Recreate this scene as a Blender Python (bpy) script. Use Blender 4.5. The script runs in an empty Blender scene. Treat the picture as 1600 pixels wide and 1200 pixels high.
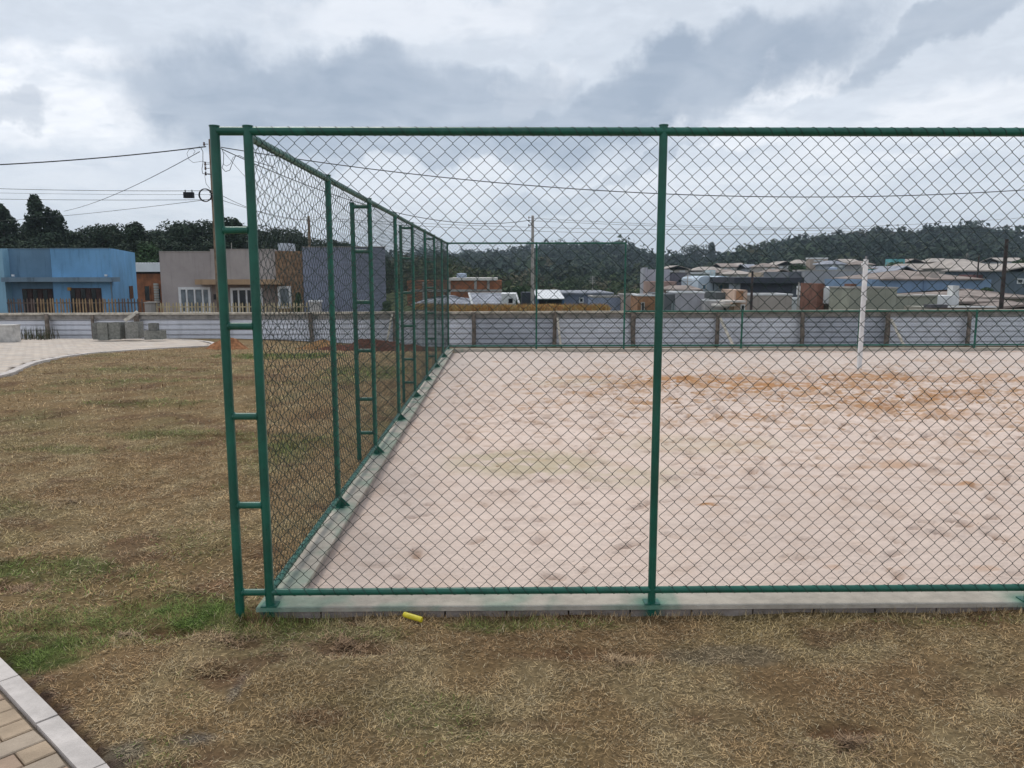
import bpy, math, random
import numpy as np
random.seed(7); RNG = np.random.default_rng(11)
SC = bpy.context.scene; COL = SC.collection
R = math.radians

# ------------------------------------------------------------------ camera
CX, CZ, FPX, PITCH, YAW, ROLL = 1.13, 1.67, 1217.6, 8.131, .739, .057
cam_data = bpy.data.cameras.new('camera'); cam = bpy.data.objects.new('camera', cam_data); COL.objects.link(cam)
cam_data.sensor_width = 36; cam_data.lens = 36*FPX/1600; cam_data.clip_end = 6000; cam_data.clip_start = .05
cam.location = (CX, 0, CZ)
from mathutils import Matrix
cam.rotation_euler = (Matrix.Rotation(R(-YAW), 3, 'Z') @ Matrix.Rotation(R(90-PITCH), 3, 'X') @ Matrix.Rotation(R(-ROLL), 3, 'Z')).to_euler()
SC.camera = cam
# ------------------------------------------------------------------ exposure
SC.view_settings.view_transform = 'Standard'; SC.view_settings.look = 'None'
SC.view_settings.gamma = 1; SC.view_settings.exposure = .2; SC.view_settings.use_curve_mapping = False
# ------------------------------------------------------------------ sun (behind thin cloud) and sky
SUN_EL, SUN_AZ = 58, -25            # azimuth measured from +Y towards +X
sun_data = bpy.data.lights.new('sun', 'SUN'); sun = bpy.data.objects.new('sun', sun_data); COL.objects.link(sun)
sun_data.energy = 1.5; sun_data.angle = R(16); sun_data.color = (1, .95, .88)
sun.rotation_euler = (R(90-SUN_EL), 0, R(-SUN_AZ) + math.pi)
sun.rotation_euler = (Matrix.Rotation(R(-SUN_AZ), 3, 'Z') @ Matrix.Rotation(R(-(90-SUN_EL)), 3, 'X')).to_euler()

world = bpy.data.worlds.new("World"); SC.world = world; world.use_nodes = True
class NT:
    def __init__(s, tree): s.t = tree; s.n = tree.nodes; s.l = tree.links
    def put(s, sock, v):
        if isinstance(v, bpy.types.NodeSocket): s.l.new(v, sock)
        elif v is not None:
            if hasattr(sock, 'default_value'):
                dv = sock.default_value
                if hasattr(dv, '__len__') and not isinstance(v, (int, float)):
                    v = tuple(v); v = v + (1,)*(len(dv)-len(v)); sock.default_value = v[:len(dv)]
                elif hasattr(dv, '__len__'): sock.default_value = (v,)*len(dv)
                else: sock.default_value = v
    def math(s, op, a, b=None, c=None, clamp=False):
        n = s.n.new('ShaderNodeMath'); n.operation = op; n.use_clamp = clamp
        for i, v in enumerate((a, b, c)): s.put(n.inputs[i], v) if v is not None else None
        return n.outputs[0]
    def vmath(s, op, a, b=None):
        n = s.n.new('ShaderNodeVectorMath'); n.operation = op
        s.put(n.inputs[0], a)
        if b is not None: s.put(n.inputs[1], b)
        return n.outputs[0]
    def noise(s, vec, scale, detail=4, rough=.5, dist=0, out=0):
        n = s.n.new('ShaderNodeTexNoise'); s.put(n.inputs['Vector'], vec)
        n.inputs['Scale'].default_value = scale; n.inputs['Detail'].default_value = detail
        n.inputs['Roughness'].default_value = rough; n.inputs['Distortion'].default_value = dist
        return n.outputs[out]
    def ramp(s, f, stops, interp='LINEAR'):
        n = s.n.new('ShaderNodeValToRGB'); n.color_ramp.interpolation = interp; e = n.color_ramp.elements
        while len(e) < len(stops): e.new(.5)
        for k, (p, c) in enumerate(stops):
            e[k].position = p; e[k].color = (c, c, c, 1) if isinstance(c, (int, float)) else tuple(c)+(1,)
        s.put(n.inputs[0], f); return n.outputs[0]
    def mix(s, f, a, b, mode='MIX'):
        n = s.n.new('ShaderNodeMix'); n.data_type = 'RGBA'; n.blend_type = mode; n.clamp_factor = True
        s.put(n.inputs[0], f); s.put(n.inputs[6], a); s.put(n.inputs[7], b); return n.outputs[2]
    def sep(s, v):
        n = s.n.new('ShaderNodeSeparateXYZ'); s.put(n.inputs[0], v); return n.outputs
    def comb(s, x, y, z):
        n = s.n.new('ShaderNodeCombineXYZ')
        for i, v in enumerate((x, y, z)): s.put(n.inputs[i], v)
        return n.outputs[0]
    def smooth(s, v, a, b):
        n = s.n.new('ShaderNodeMapRange'); n.interpolation_type = 'SMOOTHSTEP'
        s.put(n.inputs[0], v); n.inputs[1].default_value = a; n.inputs[2].default_value = b
        return n.outputs[0]

W = NT(world.node_tree)
for n in list(W.n): W.n.remove(n)
out = W.n.new('ShaderNodeOutputWorld'); bg = W.n.new('ShaderNodeBackground'); W.l.new(bg.outputs[0], out.inputs[0])
sky = W.n.new('ShaderNodeTexSky'); sky.sky_type = 'NISHITA'; sky.sun_disc = False
sky.sun_elevation = R(SUN_EL); sky.sun_rotation = R(SUN_AZ); sky.altitude = 900
tc = W.n.new('ShaderNodeTexCoord').outputs['Generated']
D = W.sep(tc)
zc = W.math('MAXIMUM', D[2], 0.0)
den = W.math('ADD', zc, .16)
layer = W.comb(W.math('DIVIDE', D[0], den), W.math('DIVIDE', D[1], den), W.math('MULTIPLY', zc, 1.0))
az = W.math('ARCTAN2', D[0], D[1]); el = W.math('ARCSINE', D[2])
nbig = W.noise(layer, 1.1, 6, .52, .3)
nmid = W.noise(layer, 3.2, 8, .56, .5)
nfine = W.noise(layer, 9.0, 6, .6, .4)
warp = W.noise(tc, 7.0, 6, .6)
warp2 = W.noise(W.vmath('ADD', tc, (3.1, 1.7, .4)), 7.0, 6, .6)
azw = W.math('ADD', az, W.math('MULTIPLY', W.math('SUBTRACT', warp, .5), .30))
elw = W.math('ADD', el, W.math('MULTIPLY', W.math('SUBTRACT', warp2, .5), .15))
def cloud_bank(a0, e0, sa, se, tilt):
    da = W.math('SUBTRACT', azw, a0); de = W.math('SUBTRACT', elw, e0)
    c, s_ = math.cos(tilt), math.sin(tilt)
    u = W.math('ADD', W.math('MULTIPLY', da, c), W.math('MULTIPLY', de, s_))
    v = W.math('ADD', W.math('MULTIPLY', da, -s_), W.math('MULTIPLY', de, c))
    u = W.math('DIVIDE', u, sa); v = W.math('DIVIDE', v, se)
    d = W.math('ADD', W.math('POWER', W.math('ABSOLUTE', u), 2), W.math('POWER', W.math('ABSOLUTE', v), 2))
    return W.smooth(d, 1.35, .35)
def sk(px, py): return (math.atan((px-800)/1218)+.013, math.atan((600-py)/1218)-.142)
banks = [((500, 165), .235, .062, .02, .85), ((760, 165), .12, .05, .1, .7), ((1080, 150), .22, .048, .33, .85), ((930, 190), .14, .04, .1, .8),
         ((1500, 60), .17, .022, .35, .6), ((20, 215), .06, .02, 0, .45), ((640, 235), .2, .02, 0, .55), ((1000, 265), .14, .012, .5, .4), ((850, 330), .1, .012, 0, .35)]
dark = None
for (p, sa, se, tl, w) in banks:
    a0, e0 = sk(*p); b = W.math('MULTIPLY', cloud_bank(a0, e0, sa, se, tl), w)
    dark = b if dark is None else W.math('MAXIMUM', dark, b)
gen = W.smooth(nbig, .50, .66)
gen = W.math('MULTIPLY', gen, W.smooth(el, .36, .60))            # the same kind of banks go on overhead and round about
gen2 = W.math('MULTIPLY', W.smooth(nbig, .5, .66), W.smooth(W.math('ABSOLUTE', az), .75, 1.0))
dark = W.math('MAXIMUM', dark, W.math('MAXIMUM', W.math('MULTIPLY', gen, .8), W.math('MULTIPLY', gen2, .8)))
dark = W.math('ADD', dark, W.math('MULTIPLY', W.math('SUBTRACT', nmid, .5), 1.1))
dark = W.math('ADD', dark, W.math('MULTIPLY', W.math('SUBTRACT', nfine, .5), .45), clamp=True)
# bright torn openings beside the banks
op = None
for (p, sa, se, tl, w) in [((70, 190), .16, .055, .1, 1), ((1230, 150), .06, .02, .5, .8), ((830, 140), .04, .03, .9, .7), ((640, 30), .16, .03, .1, .5),
                           ((1440, 230), .16, .045, .1, .7), ((1130, 210), .15, .02, 0, .8), ((450, 320), .3, .05, 0, .35), ((1150, 290), .25, .03, .1, .5), ((720, 290), .1, .02, .3, .5)]:
    a0, e0 = sk(*p); b = W.math('MULTIPLY', cloud_bank(a0, e0, sa, se, tl), w)
    op = b if op is None else W.math('MAXIMUM', op, b)
op = W.math('MULTIPLY', op, W.smooth(nmid, .30, .58))
base = W.mix(W.smooth(el, .0, .30), (.76, .80, .87), (.62, .67, .74))
base = W.mix(W.smooth(nfine, .35, .7), base, W.mix(.5, base, (.78, .83, .90)))
c1 = W.mix(op, base, (1.0, 1.01, 1.04))
c2 = W.mix(W.math('MULTIPLY', dark, .92), c1, (.32, .385, .48))
below = W.smooth(el, 0, -.05)
c2 = W.mix(below, c2, (.30, .30, .30))
skyc = W.mix(1.0, sky.outputs[0], (.09, .09, .09), 'MULTIPLY')
W.l.new(W.mix(.92, skyc, c2), bg.inputs[0]); bg.inputs[1].default_value = 1.0

# ------------------------------------------------------------------ helpers
def _ray(px, py):
    x = px-800; v = py-600
    r = R(ROLL); x, v = x*math.cos(r)-v*math.sin(r), x*math.sin(r)+v*math.cos(r)
    a = R(PITCH); Y = FPX*math.cos(a)-v*math.sin(a); Z = -FPX*math.sin(a)-v*math.cos(a)
    w = R(YAW); return (x*math.cos(w)+Y*math.sin(w), -x*math.sin(w)+Y*math.cos(w), Z)
def at(px, py, Y):
    d = _ray(px, py); return (CX+d[0]/d[1]*Y, Y, CZ+d[2]/d[1]*Y)
def X(px, Y): return at(px, 450, Y)[0]
def Z(py, Y): return at(900, py, Y)[2]

def vnoise(x, y, seed=0):
    xi = np.floor(x).astype(np.int64); yi = np.floor(y).astype(np.int64); fx = x-xi; fy = y-yi
    fx = fx*fx*(3-2*fx); fy = fy*fy*(3-2*fy)
    def h(a, b):
        n = (a*374761393 + b*668265263 + seed*974634777) & 0xffffffff
        n = ((n ^ (n >> 13))*1274126177) & 0xffffffff
        return ((n ^ (n >> 16)) & 0xffff)/65535.
    return (h(xi, yi)*(1-fx)+h(xi+1, yi)*fx)*(1-fy)+(h(xi, yi+1)*(1-fx)+h(xi+1, yi+1)*fx)*fy
def fbm(x, y, o=4, seed=0):
    s = 0; a = .5; t = 0
    for k in range(o):
        s = s+a*vnoise(x*2**k+17.3*k, y*2**k-9.1*k, seed+k); t += a; a *= .5
    return s/t
def sstep(v, a, b):
    t = np.clip((v-a)/(b-a), 0, 1); return t*t*(3-2*t)

MATS = {}
def mat(name, col, rough=.8, var=.12, scale=3., bump=0., bscale=30., attr=False, metal=0., streak=0., spec=.3, col2=None, transl=0.):
    if name in MATS: return MATS[name]
    m = bpy.data.materials.new(name); m.use_nodes = True; T = NT(m.node_tree)
    b = T.n['Principled BSDF']; g = T.n.new('ShaderNodeNewGeometry').outputs['Position']
    b.inputs['Roughness'].default_value = rough; b.inputs['Metallic'].default_value = metal
    b.inputs['Specular IOR Level'].default_value = spec
    if attr:
        a = T.n.new('ShaderNodeAttribute'); a.attribute_name = 'Col'; c = a.outputs['Color']
    else: c = None
    f = T.noise(g, scale, 6, .6)
    base = c if c is not None else tuple(col)
    c2 = col2 if col2 else tuple(v*(1-2*var) for v in col)
    cc = T.mix(T.smooth(f, .3, .7), base if c is not None else tuple(min(1, v*(1+var)) for v in col),
               T.mix(1., base, (1-2*var,)*3, 'MULTIPLY') if c is not None else c2)
    if streak:
        st = T.noise(T.vmath('MULTIPLY', g, (3.5, 3.5, .35)), 1.3, 5, .65)
        cc = T.mix(T.math('MULTIPLY', T.smooth(st, .48, .75), streak), cc, T.mix(1., cc, (.35, .36, .36), 'MULTIPLY'))
    T.l.new(cc, b.inputs['Base Color'])
    if bump:
        bn = T.n.new('ShaderNodeBump'); bn.inputs['Strength'].default_value = 1; bn.inputs['Distance'].default_value = bump
        T.l.new(T.noise(g, bscale, 5, .6), bn.inputs['Height']); T.l.new(bn.outputs[0], b.inputs['Normal'])
    MATS[name] = m; return m

def world_loc(o):
    v = np.zeros(3)
    while o is not None: v = v+np.array(o.location); o = o.parent
    return v
def mesh_np(name, V, Fq=None, Ft=None, m=None, parent=None, cols=None, smooth=False, loops=None):
    V = np.asarray(V, dtype=np.float64)
    if parent is not None: V = V-world_loc(parent)
    me = bpy.data.meshes.new(name)
    me.vertices.add(len(V)); me.vertices.foreach_set('co', V.astype(np.float32).ravel())
    parts = []; starts = []; n = 0
    if Fq is not None and len(Fq): parts.append(np.asarray(Fq).ravel()); starts.append(n+np.arange(len(Fq))*4); n += len(Fq)*4
    if Ft is not None and len(Ft): parts.append(np.asarray(Ft).ravel()); starts.append(n+np.arange(len(Ft))*3); n += len(Ft)*3
    li = np.concatenate(parts).astype(np.int32); st = np.concatenate(starts).astype(np.int32)
    me.loops.add(len(li)); me.loops.foreach_set('vertex_index', li)
    me.polygons.add(len(st)); me.polygons.foreach_set('loop_start', st)
    me.update(calc_edges=True)
    me.polygons.foreach_set('use_smooth', np.full(len(st), bool(smooth)))
    if cols is not None:
        a = me.color_attributes.new('Col', 'FLOAT_COLOR', 'POINT')
        c = np.ones((len(V), 4), dtype=np.float32); c[:, :3] = cols; a.data.foreach_set('color', c.ravel())
    if m: me.materials.append(m)
    o = bpy.data.objects.new(name, me); COL.objects.link(o)
    if parent is not None: o.parent = parent
    return o
def tag(o, label=None, cat=None, group=None, kind=None):
    if label: o['label'] = label
    if cat: o['category'] = cat
    if group: o['group'] = group
    if kind: o['kind'] = kind
    return o
def thing(name, loc, label, cat, group=None):
    o = bpy.data.objects.new(name, None); COL.objects.link(o); o.location = loc; o.empty_display_size = .2
    return tag(o, label, cat, group)

class MB:
    def __init__(s): s.v = []; s.q = []; s.t = []; s.n = 0; s.smooth = False
    def add(s, v, q=(), t=()):
        v = np.asarray(v, float); s.v.append(v)
        for f in q: s.q.append([i+s.n for i in f])
        for f in t: s.t.append([i+s.n for i in f])
        s.n += len(v); return s
    def box(s, x0, x1, y0, y1, z0, z1):
        if x0 > x1: x0, x1 = x1, x0
        if y0 > y1: y0, y1 = y1, y0
        if z0 > z1: z0, z1 = z1, z0
        v = [(x0, y0, z0), (x1, y0, z0), (x1, y1, z0), (x0, y1, z0), (x0, y0, z1), (x1, y0, z1), (x1, y1, z1), (x0, y1, z1)]
        return s.add(v, [(3, 2, 1, 0), (4, 5, 6, 7), (0, 1, 5, 4), (1, 2, 6, 5), (2, 3, 7, 6), (3, 0, 4, 7)])
    def hexa(s, v): return s.add(v, [(3, 2, 1, 0), (4, 5, 6, 7), (0, 1, 5, 4), (1, 2, 6, 5), (2, 3, 7, 6), (3, 0, 4, 7)])
    def tube(s, pts, r, n=8, cap=True):
        pts = [np.array(p, float) for p in pts]; rr = r if hasattr(r, '__len__') else [r]*len(pts)
        vs = []; prev = None
        for i, p in enumerate(pts):
            d = pts[min(i+1, len(pts)-1)]-pts[max(i-1, 0)]; d = d/(np.linalg.norm(d)+1e-12)
            if prev is None:
                up = np.array([0, 0, 1.]) if abs(d[2]) < .9 else np.array([1., 0, 0]); a = np.cross(up, d)
            else: a = prev-d*np.dot(prev, d)
            a /= np.linalg.norm(a)+1e-12; prev = a; b = np.cross(d, a)
            for k in range(n):
                t = 2*math.pi*k/n; vs.append(p+rr[i]*(a*math.cos(t)+b*math.sin(t)))
        q = [(i*n+k, i*n+(k+1) % n, (i+1)*n+(k+1) % n, (i+1)*n+k) for i in range(len(pts)-1) for k in range(n)]
        t = []
        if cap:
            c0 = len(vs); vs.append(pts[0]); vs.append(pts[-1]); L = (len(pts)-1)*n
            t = [(c0, (k+1) % n, k) for k in range(n)]+[(c0+1, L+k, L+(k+1) % n) for k in range(n)]
        s.smooth = True; return s.add(vs, q, t)
    def build(s, name, m, parent=None, smooth=None, cols=None):
        o = mesh_np(name, np.concatenate(s.v), s.q, s.t, m, parent, cols)
        if smooth if smooth is not None else s.smooth:
            me = o.data; me.polygons.foreach_set('use_smooth', np.ones(len(me.polygons), dtype=bool)); me.set_sharp_from_angle(angle=R(40))
        return o
def share(o, loc, parent=None, rotz=0, name=None):
    c = o.copy(); COL.objects.link(c); c.location = loc; c.rotation_euler = (0, 0, rotz)
    if parent is not None: c.parent = parent
    return c

# ------------------------------------------------------------------ terrain
D0, SS, SF, TOP, KT = 3.6145, 1.6054, 1.8582, 2.25, .07     # fence plane, post spacings, rail height, kerb top
CY1 = D0+8*SS; CX1 = 15.1
def terrain(x, y):
    x = np.asarray(x, float); y = np.asarray(y, float)
    zl = -np.clip(y-12, 0, 20)*.038
    extra = sstep(x, -9, 0)*sstep(y, 17.5, 26)*-.32
    z = zl+extra+.020*sstep(y, 2.5, 3.45)*(1-sstep(y, 4.5, 9))*sstep(x, -1.25, -.5)
    z = z-sstep(y, 27.5, 33)*.45
    z = z-np.clip(y-40, 0, 110)*.045*sstep(x, -14, 6)
    z = z+sstep(y, 140, 260)*2.5
    return z
PATH_EDGE = [(-9.5, 6.2), (-8.2, 8.6), (-7.35, 10.8), (-7.13, 12.82), (-7.75, 14.5), (-8.28, 15.84), (-8.62, 17.4), (-8.72, 18.6), (-8.40, 19.8), (-7.9, 20.9), (-7.35, 21.9), (-7.2, 22.6), (-7.5, 23.6), (-8.1, 24.6), (-9.0, 25.5), (-10.4, 26.2), (-12.6, 26.45), (-16, 26.3), (-20, 26.2)]
def catmull(P, n=8):
    P = [np.array(p) for p in P]; P = [2*P[0]-P[1]]+P+[2*P[-1]-P[-2]]; o = []
    for i in range(1, len(P)-2):
        for k in range(n):
            t = k/n; o.append(.5*((2*P[i])+(-P[i-1]+P[i+1])*t+(2*P[i-1]-5*P[i]+4*P[i+1]-P[i+2])*t*t+(-P[i-1]+3*P[i]-3*P[i+1]+P[i+2])*t**3))
    o.append(P[-2]); return np.array(o)
EDGE = catmull(PATH_EDGE, 8)
PATH_POLY = np.vstack([EDGE, [(-24, 26.2), (-24, 6.2)]])
NEAR_EDGE = catmull([(-6.4, 5.55), (-4.6, 5.15), (-2.7, 4.35), (-1.60, 3.66), (-1.049, 3.202), (-.60, 2.80), (-.225, 2.462), (.25, 1.95), (.75, 1.2), (1.0, .2), (1.0, -1.5)], 8)
NEAR_POLY = np.vstack([NEAR_EDGE, [(-8, -1.5), (-8, 5.6)]])
def inside(poly, x, y):
    x = np.asarray(x, float); y = np.asarray(y, float); r = np.zeros(x.shape, bool); j = len(poly)-1
    for i in range(len(poly)):
        xi, yi = poly[i]; xj, yj = poly[j]
        if yi != yj:
            c = ((yi > y) != (yj > y)) & (x < (xj-xi)*(y-yi)/(yj-yi)+xi); r ^= c
        j = i
    return r
# colour of the turf, given as patches lying where they lie on the ground
GREEN_MID = .55
GREEN = [(-1.55, 4.25, .6, .22, .7), (-.55, 3.62, .45, .32, 1.0), (-.85, 3.3, .3, .2, .9), (-1.1, 3.55, .4, .3, .8), (-.15, 3.55, .5, .18, .6), (-2.3, 8.0, .9, .25, .45), (-1.1, 4.0, .5, .3, .4),
         (-4.6, 12.3, 1.3, .35, .55), (-2.9, 7.3, .8, .2, .3), (-3.9, 18.0, 1.6, 1.4, 1.0), (-1.3, 13.5, .9, 1.6, .6), (-5.6, 14.4, 1.0, .4, .5), (1.25, 3.48, .45, .07, .5),
         (.35, 3.40, .4, .08, .3), (-6.2, 11.0, 1.2, .3, .3), (3.6, 3.48, .9, .05, .3), (-3.4, 10.0, .9, .4, .5), (-1.0, 7.6, .7, .5, .45)]
RED = [(-.42, 3.42, .16, .07, 1), (-1.5, 4.02, .25, .08, .9), (.45, 3.28, .2, .09, .9), (-.1, 3.08, .12, .05, .7), (2.35, 2.62, .16, .05, .9), (-.05, 3.35, .12, .06, .8), (-2.0, 7.9, .5, .08, .9),
       (1.5, 3.2, .35, .06, .6), (3.4, 2.9, .4, .08, .6), (-3.6, 12.6, .8, .12, .8), (-4.6, 16.0, 1.0, .2, .8), (-1.2, 9.0, .5, .12, .7), (-.95, 3.5, .25, .05, .7), (.2, 2.55, .2, .05, .5), (2.9, 2.3, .25, .05, .6), (1.2, 2.7, .3, .05, .5)]
GREY = [(.02, 2.62, .10, .06, 1), (.05, 3.0, .04, .12, .8), (-.2, 2.52, .08, .1, .6), (4.05, 3.1, .3, .2, .4), (2.1, 3.2, .3, .1, .4)]
def blob(x, y, L, seed):
    w = np.zeros(np.shape(x)); n = (fbm(x*5, y*5, 4, seed)-.5)*1.5
    for (a, b, sx, sy, k) in L:
        w = np.maximum(w, k*sstep(1.25-((x-a)/sx)**2-((y-b)/sy)**2+n, 0, 1.0))
    return w
def turf_colour(x, y):
    n1 = fbm(x*.8, y*.8, 4, 3); n2 = fbm(x*4, y*4, 4, 5); n3 = fbm(x*13, y*13, 3, 9)
    c = np.array([.40, .27, .135])*np.ones(np.shape(x)+(3,))
    lerp = lambda c, k, w: c*(1-w[..., None])+np.array(k)*w[..., None]
    c = lerp(c, (.46, .35, .19), sstep(n2, .45, .72)*.7)
    c = lerp(c, (.31, .255, .115), sstep(n1, .5, .75)*.7)
    c = lerp(c, (.31, .19, .095), sstep(fbm(x*1.7+5, y*1.7, 4, 21), .55, .72)*.6)
    c = lerp(c, (.15, .165, .06), sstep(fbm(x*1.1-7, y*1.1, 4, 31), .62, .78)*.35)
    c = lerp(c, (.135, .170, .045), blob(x, y, GREEN, 41)*.85*(.45+.9*sstep(n2, .35, .6)))
    c = lerp(c, (.20, .19, .18), blob(x, y, GREY, 51)*.8)
    c = lerp(c, (.19, .085, .05), blob(x, y, RED, 61)*.65)
    c = lerp(c, (.20, .105, .06), sstep(fbm(x*2.7+2, y*3.3, 4, 83), .63, .74)*.6)
    c = c*(.80+.40*n3[..., None])
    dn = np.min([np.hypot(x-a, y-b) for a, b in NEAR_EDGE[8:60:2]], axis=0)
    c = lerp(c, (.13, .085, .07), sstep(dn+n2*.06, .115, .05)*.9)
    return c
def turf_height(x, y):
    h = (fbm(x*2.2, y*2.2, 3, 71)-.5)*.045+(fbm(x*9, y*9, 3, 73)-.5)*.022
    fade = sstep(y, 30, 20)
    return h*fade-blob(x, y, RED, 61)*.02
def graded(segs):
    o = []
    for a, b, s in segs:
        n = max(1, int(round((b-a)/s))); o += list(a+(b-a)*np.arange(n)/n)
    o.append(segs[-1][1]); return np.array(o)
gx = graded([(-3000, -400, 400), (-400, -60, 20), (-60, -20, 2), (-20, -9, .35), (-9, -2.6, .11), (-2.6, 5, .045), (5, 20, .5), (20, 60, 2.5), (60, 400, 20), (400, 3000, 400)])
gy = graded([(-60, -2, 6), (-2, 1.9, .3), (1.9, 3.7, .035), (3.7, 8, .07), (8, 30, .16), (30, 60, 1.5), (60, 320, 10), (320, 3600, 300)])
GX, GY = np.meshgrid(gx, gy)
inner = (GX > .04) & (GX < CX1) & (GY > D0+.10) & (GY < CY1)
paved = inside(PATH_POLY, GX, GY) | inside(NEAR_POLY, GX, GY)
near = (np.abs(GX) < 20) & (GY < 30) & (GY > -2)
GZ = terrain(GX, GY)+np.where(near, turf_height(GX, GY), 0)
GZ = GZ-np.where(inner, .16, 0)-np.where(paved, .07, 0)
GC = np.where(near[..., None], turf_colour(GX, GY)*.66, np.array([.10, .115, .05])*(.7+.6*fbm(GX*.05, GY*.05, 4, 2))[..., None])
street = (GY > 30) & (GY < 46)
GC = np.where(street[..., None], np.array([.19, .115, .07])*(.7+.6*fbm(GX*.7, GY*.7, 4, 12))[..., None], GC)
def grid_faces(nx, ny):
    i = np.arange(nx-1)[None, :]+np.arange(ny-1)[:, None]*nx; i = i.ravel()
    return np.stack([i, i+1, i+nx+1, i+nx], 1)
turf_mat = mat('turf soil', (1, 1, 1), .95, .22, 40, .012, 90, attr=True, spec=.1)
ground = mesh_np('ground', np.stack([GX.ravel(), GY.ravel(), GZ.ravel()], 1), grid_faces(len(gx), len(gy)), None, turf_mat, None, GC.reshape(-1, 3), True)
tag(ground, kind='structure')

# ------------------------------------------------------------------ grass blades (nobody could count them)
def in_court(x, y, m=.0): return (x > -.06-m) & (x < CX1+.1) & (y > D0-.034-m) & (y < CY1+.1)
def scatter_grass(name, label, x0, x1, y0, y1, n, ln, wd, seed):
    r = np.random.default_rng(seed)
    x = r.uniform(x0, x1, n); y = r.uniform(y0, y1, n)
    keep = (x > CX-1.0-(np.maximum(y, 1.5))*.70) & ~in_court(x, y, .004) & ~inside(PATH_POLY, x-.06, y) & ~inside(NEAR_POLY, x-.03, y-.03)
    keep &= r.random(n) > blob(x, y, RED, 61)*.6
    keep &= r.random(n) > sstep(fbm(x*8, y*8, 3, 171), .56, .70)*.75
    x = x[keep]; y = y[keep]; n = len(x)
    g = blob(x, y, GREEN, 41)+sstep(fbm(x*1.1-7, y*1.1, 4, 31), .62, .78)*.3
    z = terrain(x, y)+turf_height(x, y)
    a = fbm(x*3.3, y*3.3, 2, 173)*14+r.normal(0, 1.6, n); L = ln*r.uniform(.45, 1.3, n)*(1+.25*g); w = wd*r.uniform(.6, 1.3, n)
    e = r.beta(1.3, 3.6, n)*1.3+g*.35
    clump = fbm(x*7, y*7, 3, 91); e = e*(.4+1.1*clump); L = L*(.7+.6*clump)
    edge = np.exp(-np.abs(y-(D0-.04))/.05)*(x > -.3); e = np.minimum(e+edge*.8, 1.4); L = L*(1+.4*edge)
    dx, dy = np.cos(a), np.sin(a); px_, py_ = -dy*w/2, dx*w/2
    ch, sh = np.cos(e), np.sin(e); e2 = e-.7*r.random(n); c2, s2 = np.cos(e2), np.sin(e2)
    h0 = r.random(n)*.012
    b = np.stack([x, y, z+h0-.004], 1); P = np.stack([px_, py_, 0*px_], 1)
    mid = b+np.stack([dx*ch*L*.5, dy*ch*L*.5, sh*L*.5], 1)
    tip = mid+np.stack([dx*c2*L*.5, dy*c2*L*.5, s2*L*.5], 1)
    V = np.stack([b-P, b+P, tip+P*.35, tip-P*.35], 1).reshape(-1, 3)
    i = np.arange(n)*4
    Fq = np.stack([i, i+1, i+2, i+3], 1); Ft = None
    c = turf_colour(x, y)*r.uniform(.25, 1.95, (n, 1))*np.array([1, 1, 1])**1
    straw = r.random(n) < .16*(1-.7*np.clip(g, 0, 1)); c[straw] = np.array([.56, .45, .28])*r.uniform(.7, 1.2, (straw.sum(), 1))
    dk = r.random(n) < .16; c[dk] *= .35
    grn = (r.random(n) < np.clip(g, 0, 1)*.5); c[grn] = np.array([.15, .215, .045])*r.uniform(.6, 1.5, (grn.sum(), 1))
    o = mesh_np(name, V, Fq, Ft, blade_mat, None, np.repeat(c, 4, 0))
    return tag(o, label, 'grass', kind='stuff')
blade_mat = mat('dry blades', (1, 1, 1), .75, .05, 60, attr=True, spec=.25)
scatter_grass('grass', 'half dead brown turf in front of the court kerb and beside the near path', -2.4, 5.6, 1.75, 3.75, 340000, .024, .0023, 1)
scatter_grass('grass', 'brown and green turf left of the green fence', -5.2, 0, 3.75, 8.5, 170000, .032, .0038, 2)
scatter_grass('grass', 'thin patchy turf running back to the curved paved path', -13, 1.0, 8.5, 24, 150000, .05, .008, 3)

def clump(x, y, r_, n, seed, col, label):
    r = np.random.default_rng(seed); a = r.uniform(0, 6.28, n); q = r_*1.5*np.abs(r.normal(0, .55, n)); px_ = x+q*np.cos(a)*1.5; py_ = y+q*np.sin(a)*.8; kp = fbm(px_*22, py_*22, 3, seed) > .47; px_ = px_[kp]; py_ = py_[kp]; q = np.minimum(q[kp], r_); n = len(q); z = terrain(px_, py_)+turf_height(px_, py_)+.02*(1-q/r_)*r.random(n)
    b = r.uniform(0, 6.28, n); e = r.uniform(0, .6, n); L = r.uniform(.015, .045, n); d = np.stack([np.cos(b)*np.cos(e), np.sin(b)*np.cos(e), np.sin(e)], 1)*L[:, None]
    P = np.stack([-np.sin(b), np.cos(b), 0*b], 1)*.0018; B = np.stack([px_, py_, z], 1); V = np.stack([B-P, B+P, B+d+P*.4, B+d-P*.4], 1).reshape(-1, 3)
    c = (np.array(col)*.65+np.array([.40, .30, .17])*.35)*r.uniform(.35, 1.8, (n, 1)); i = np.arange(n)*4
    tag(mesh_np('straw_clump', V, np.stack([i, i+1, i+2, i+3], 1), None, blade_mat, None, np.repeat(c, 4, 0)), label, 'grass', kind='stuff')
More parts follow.
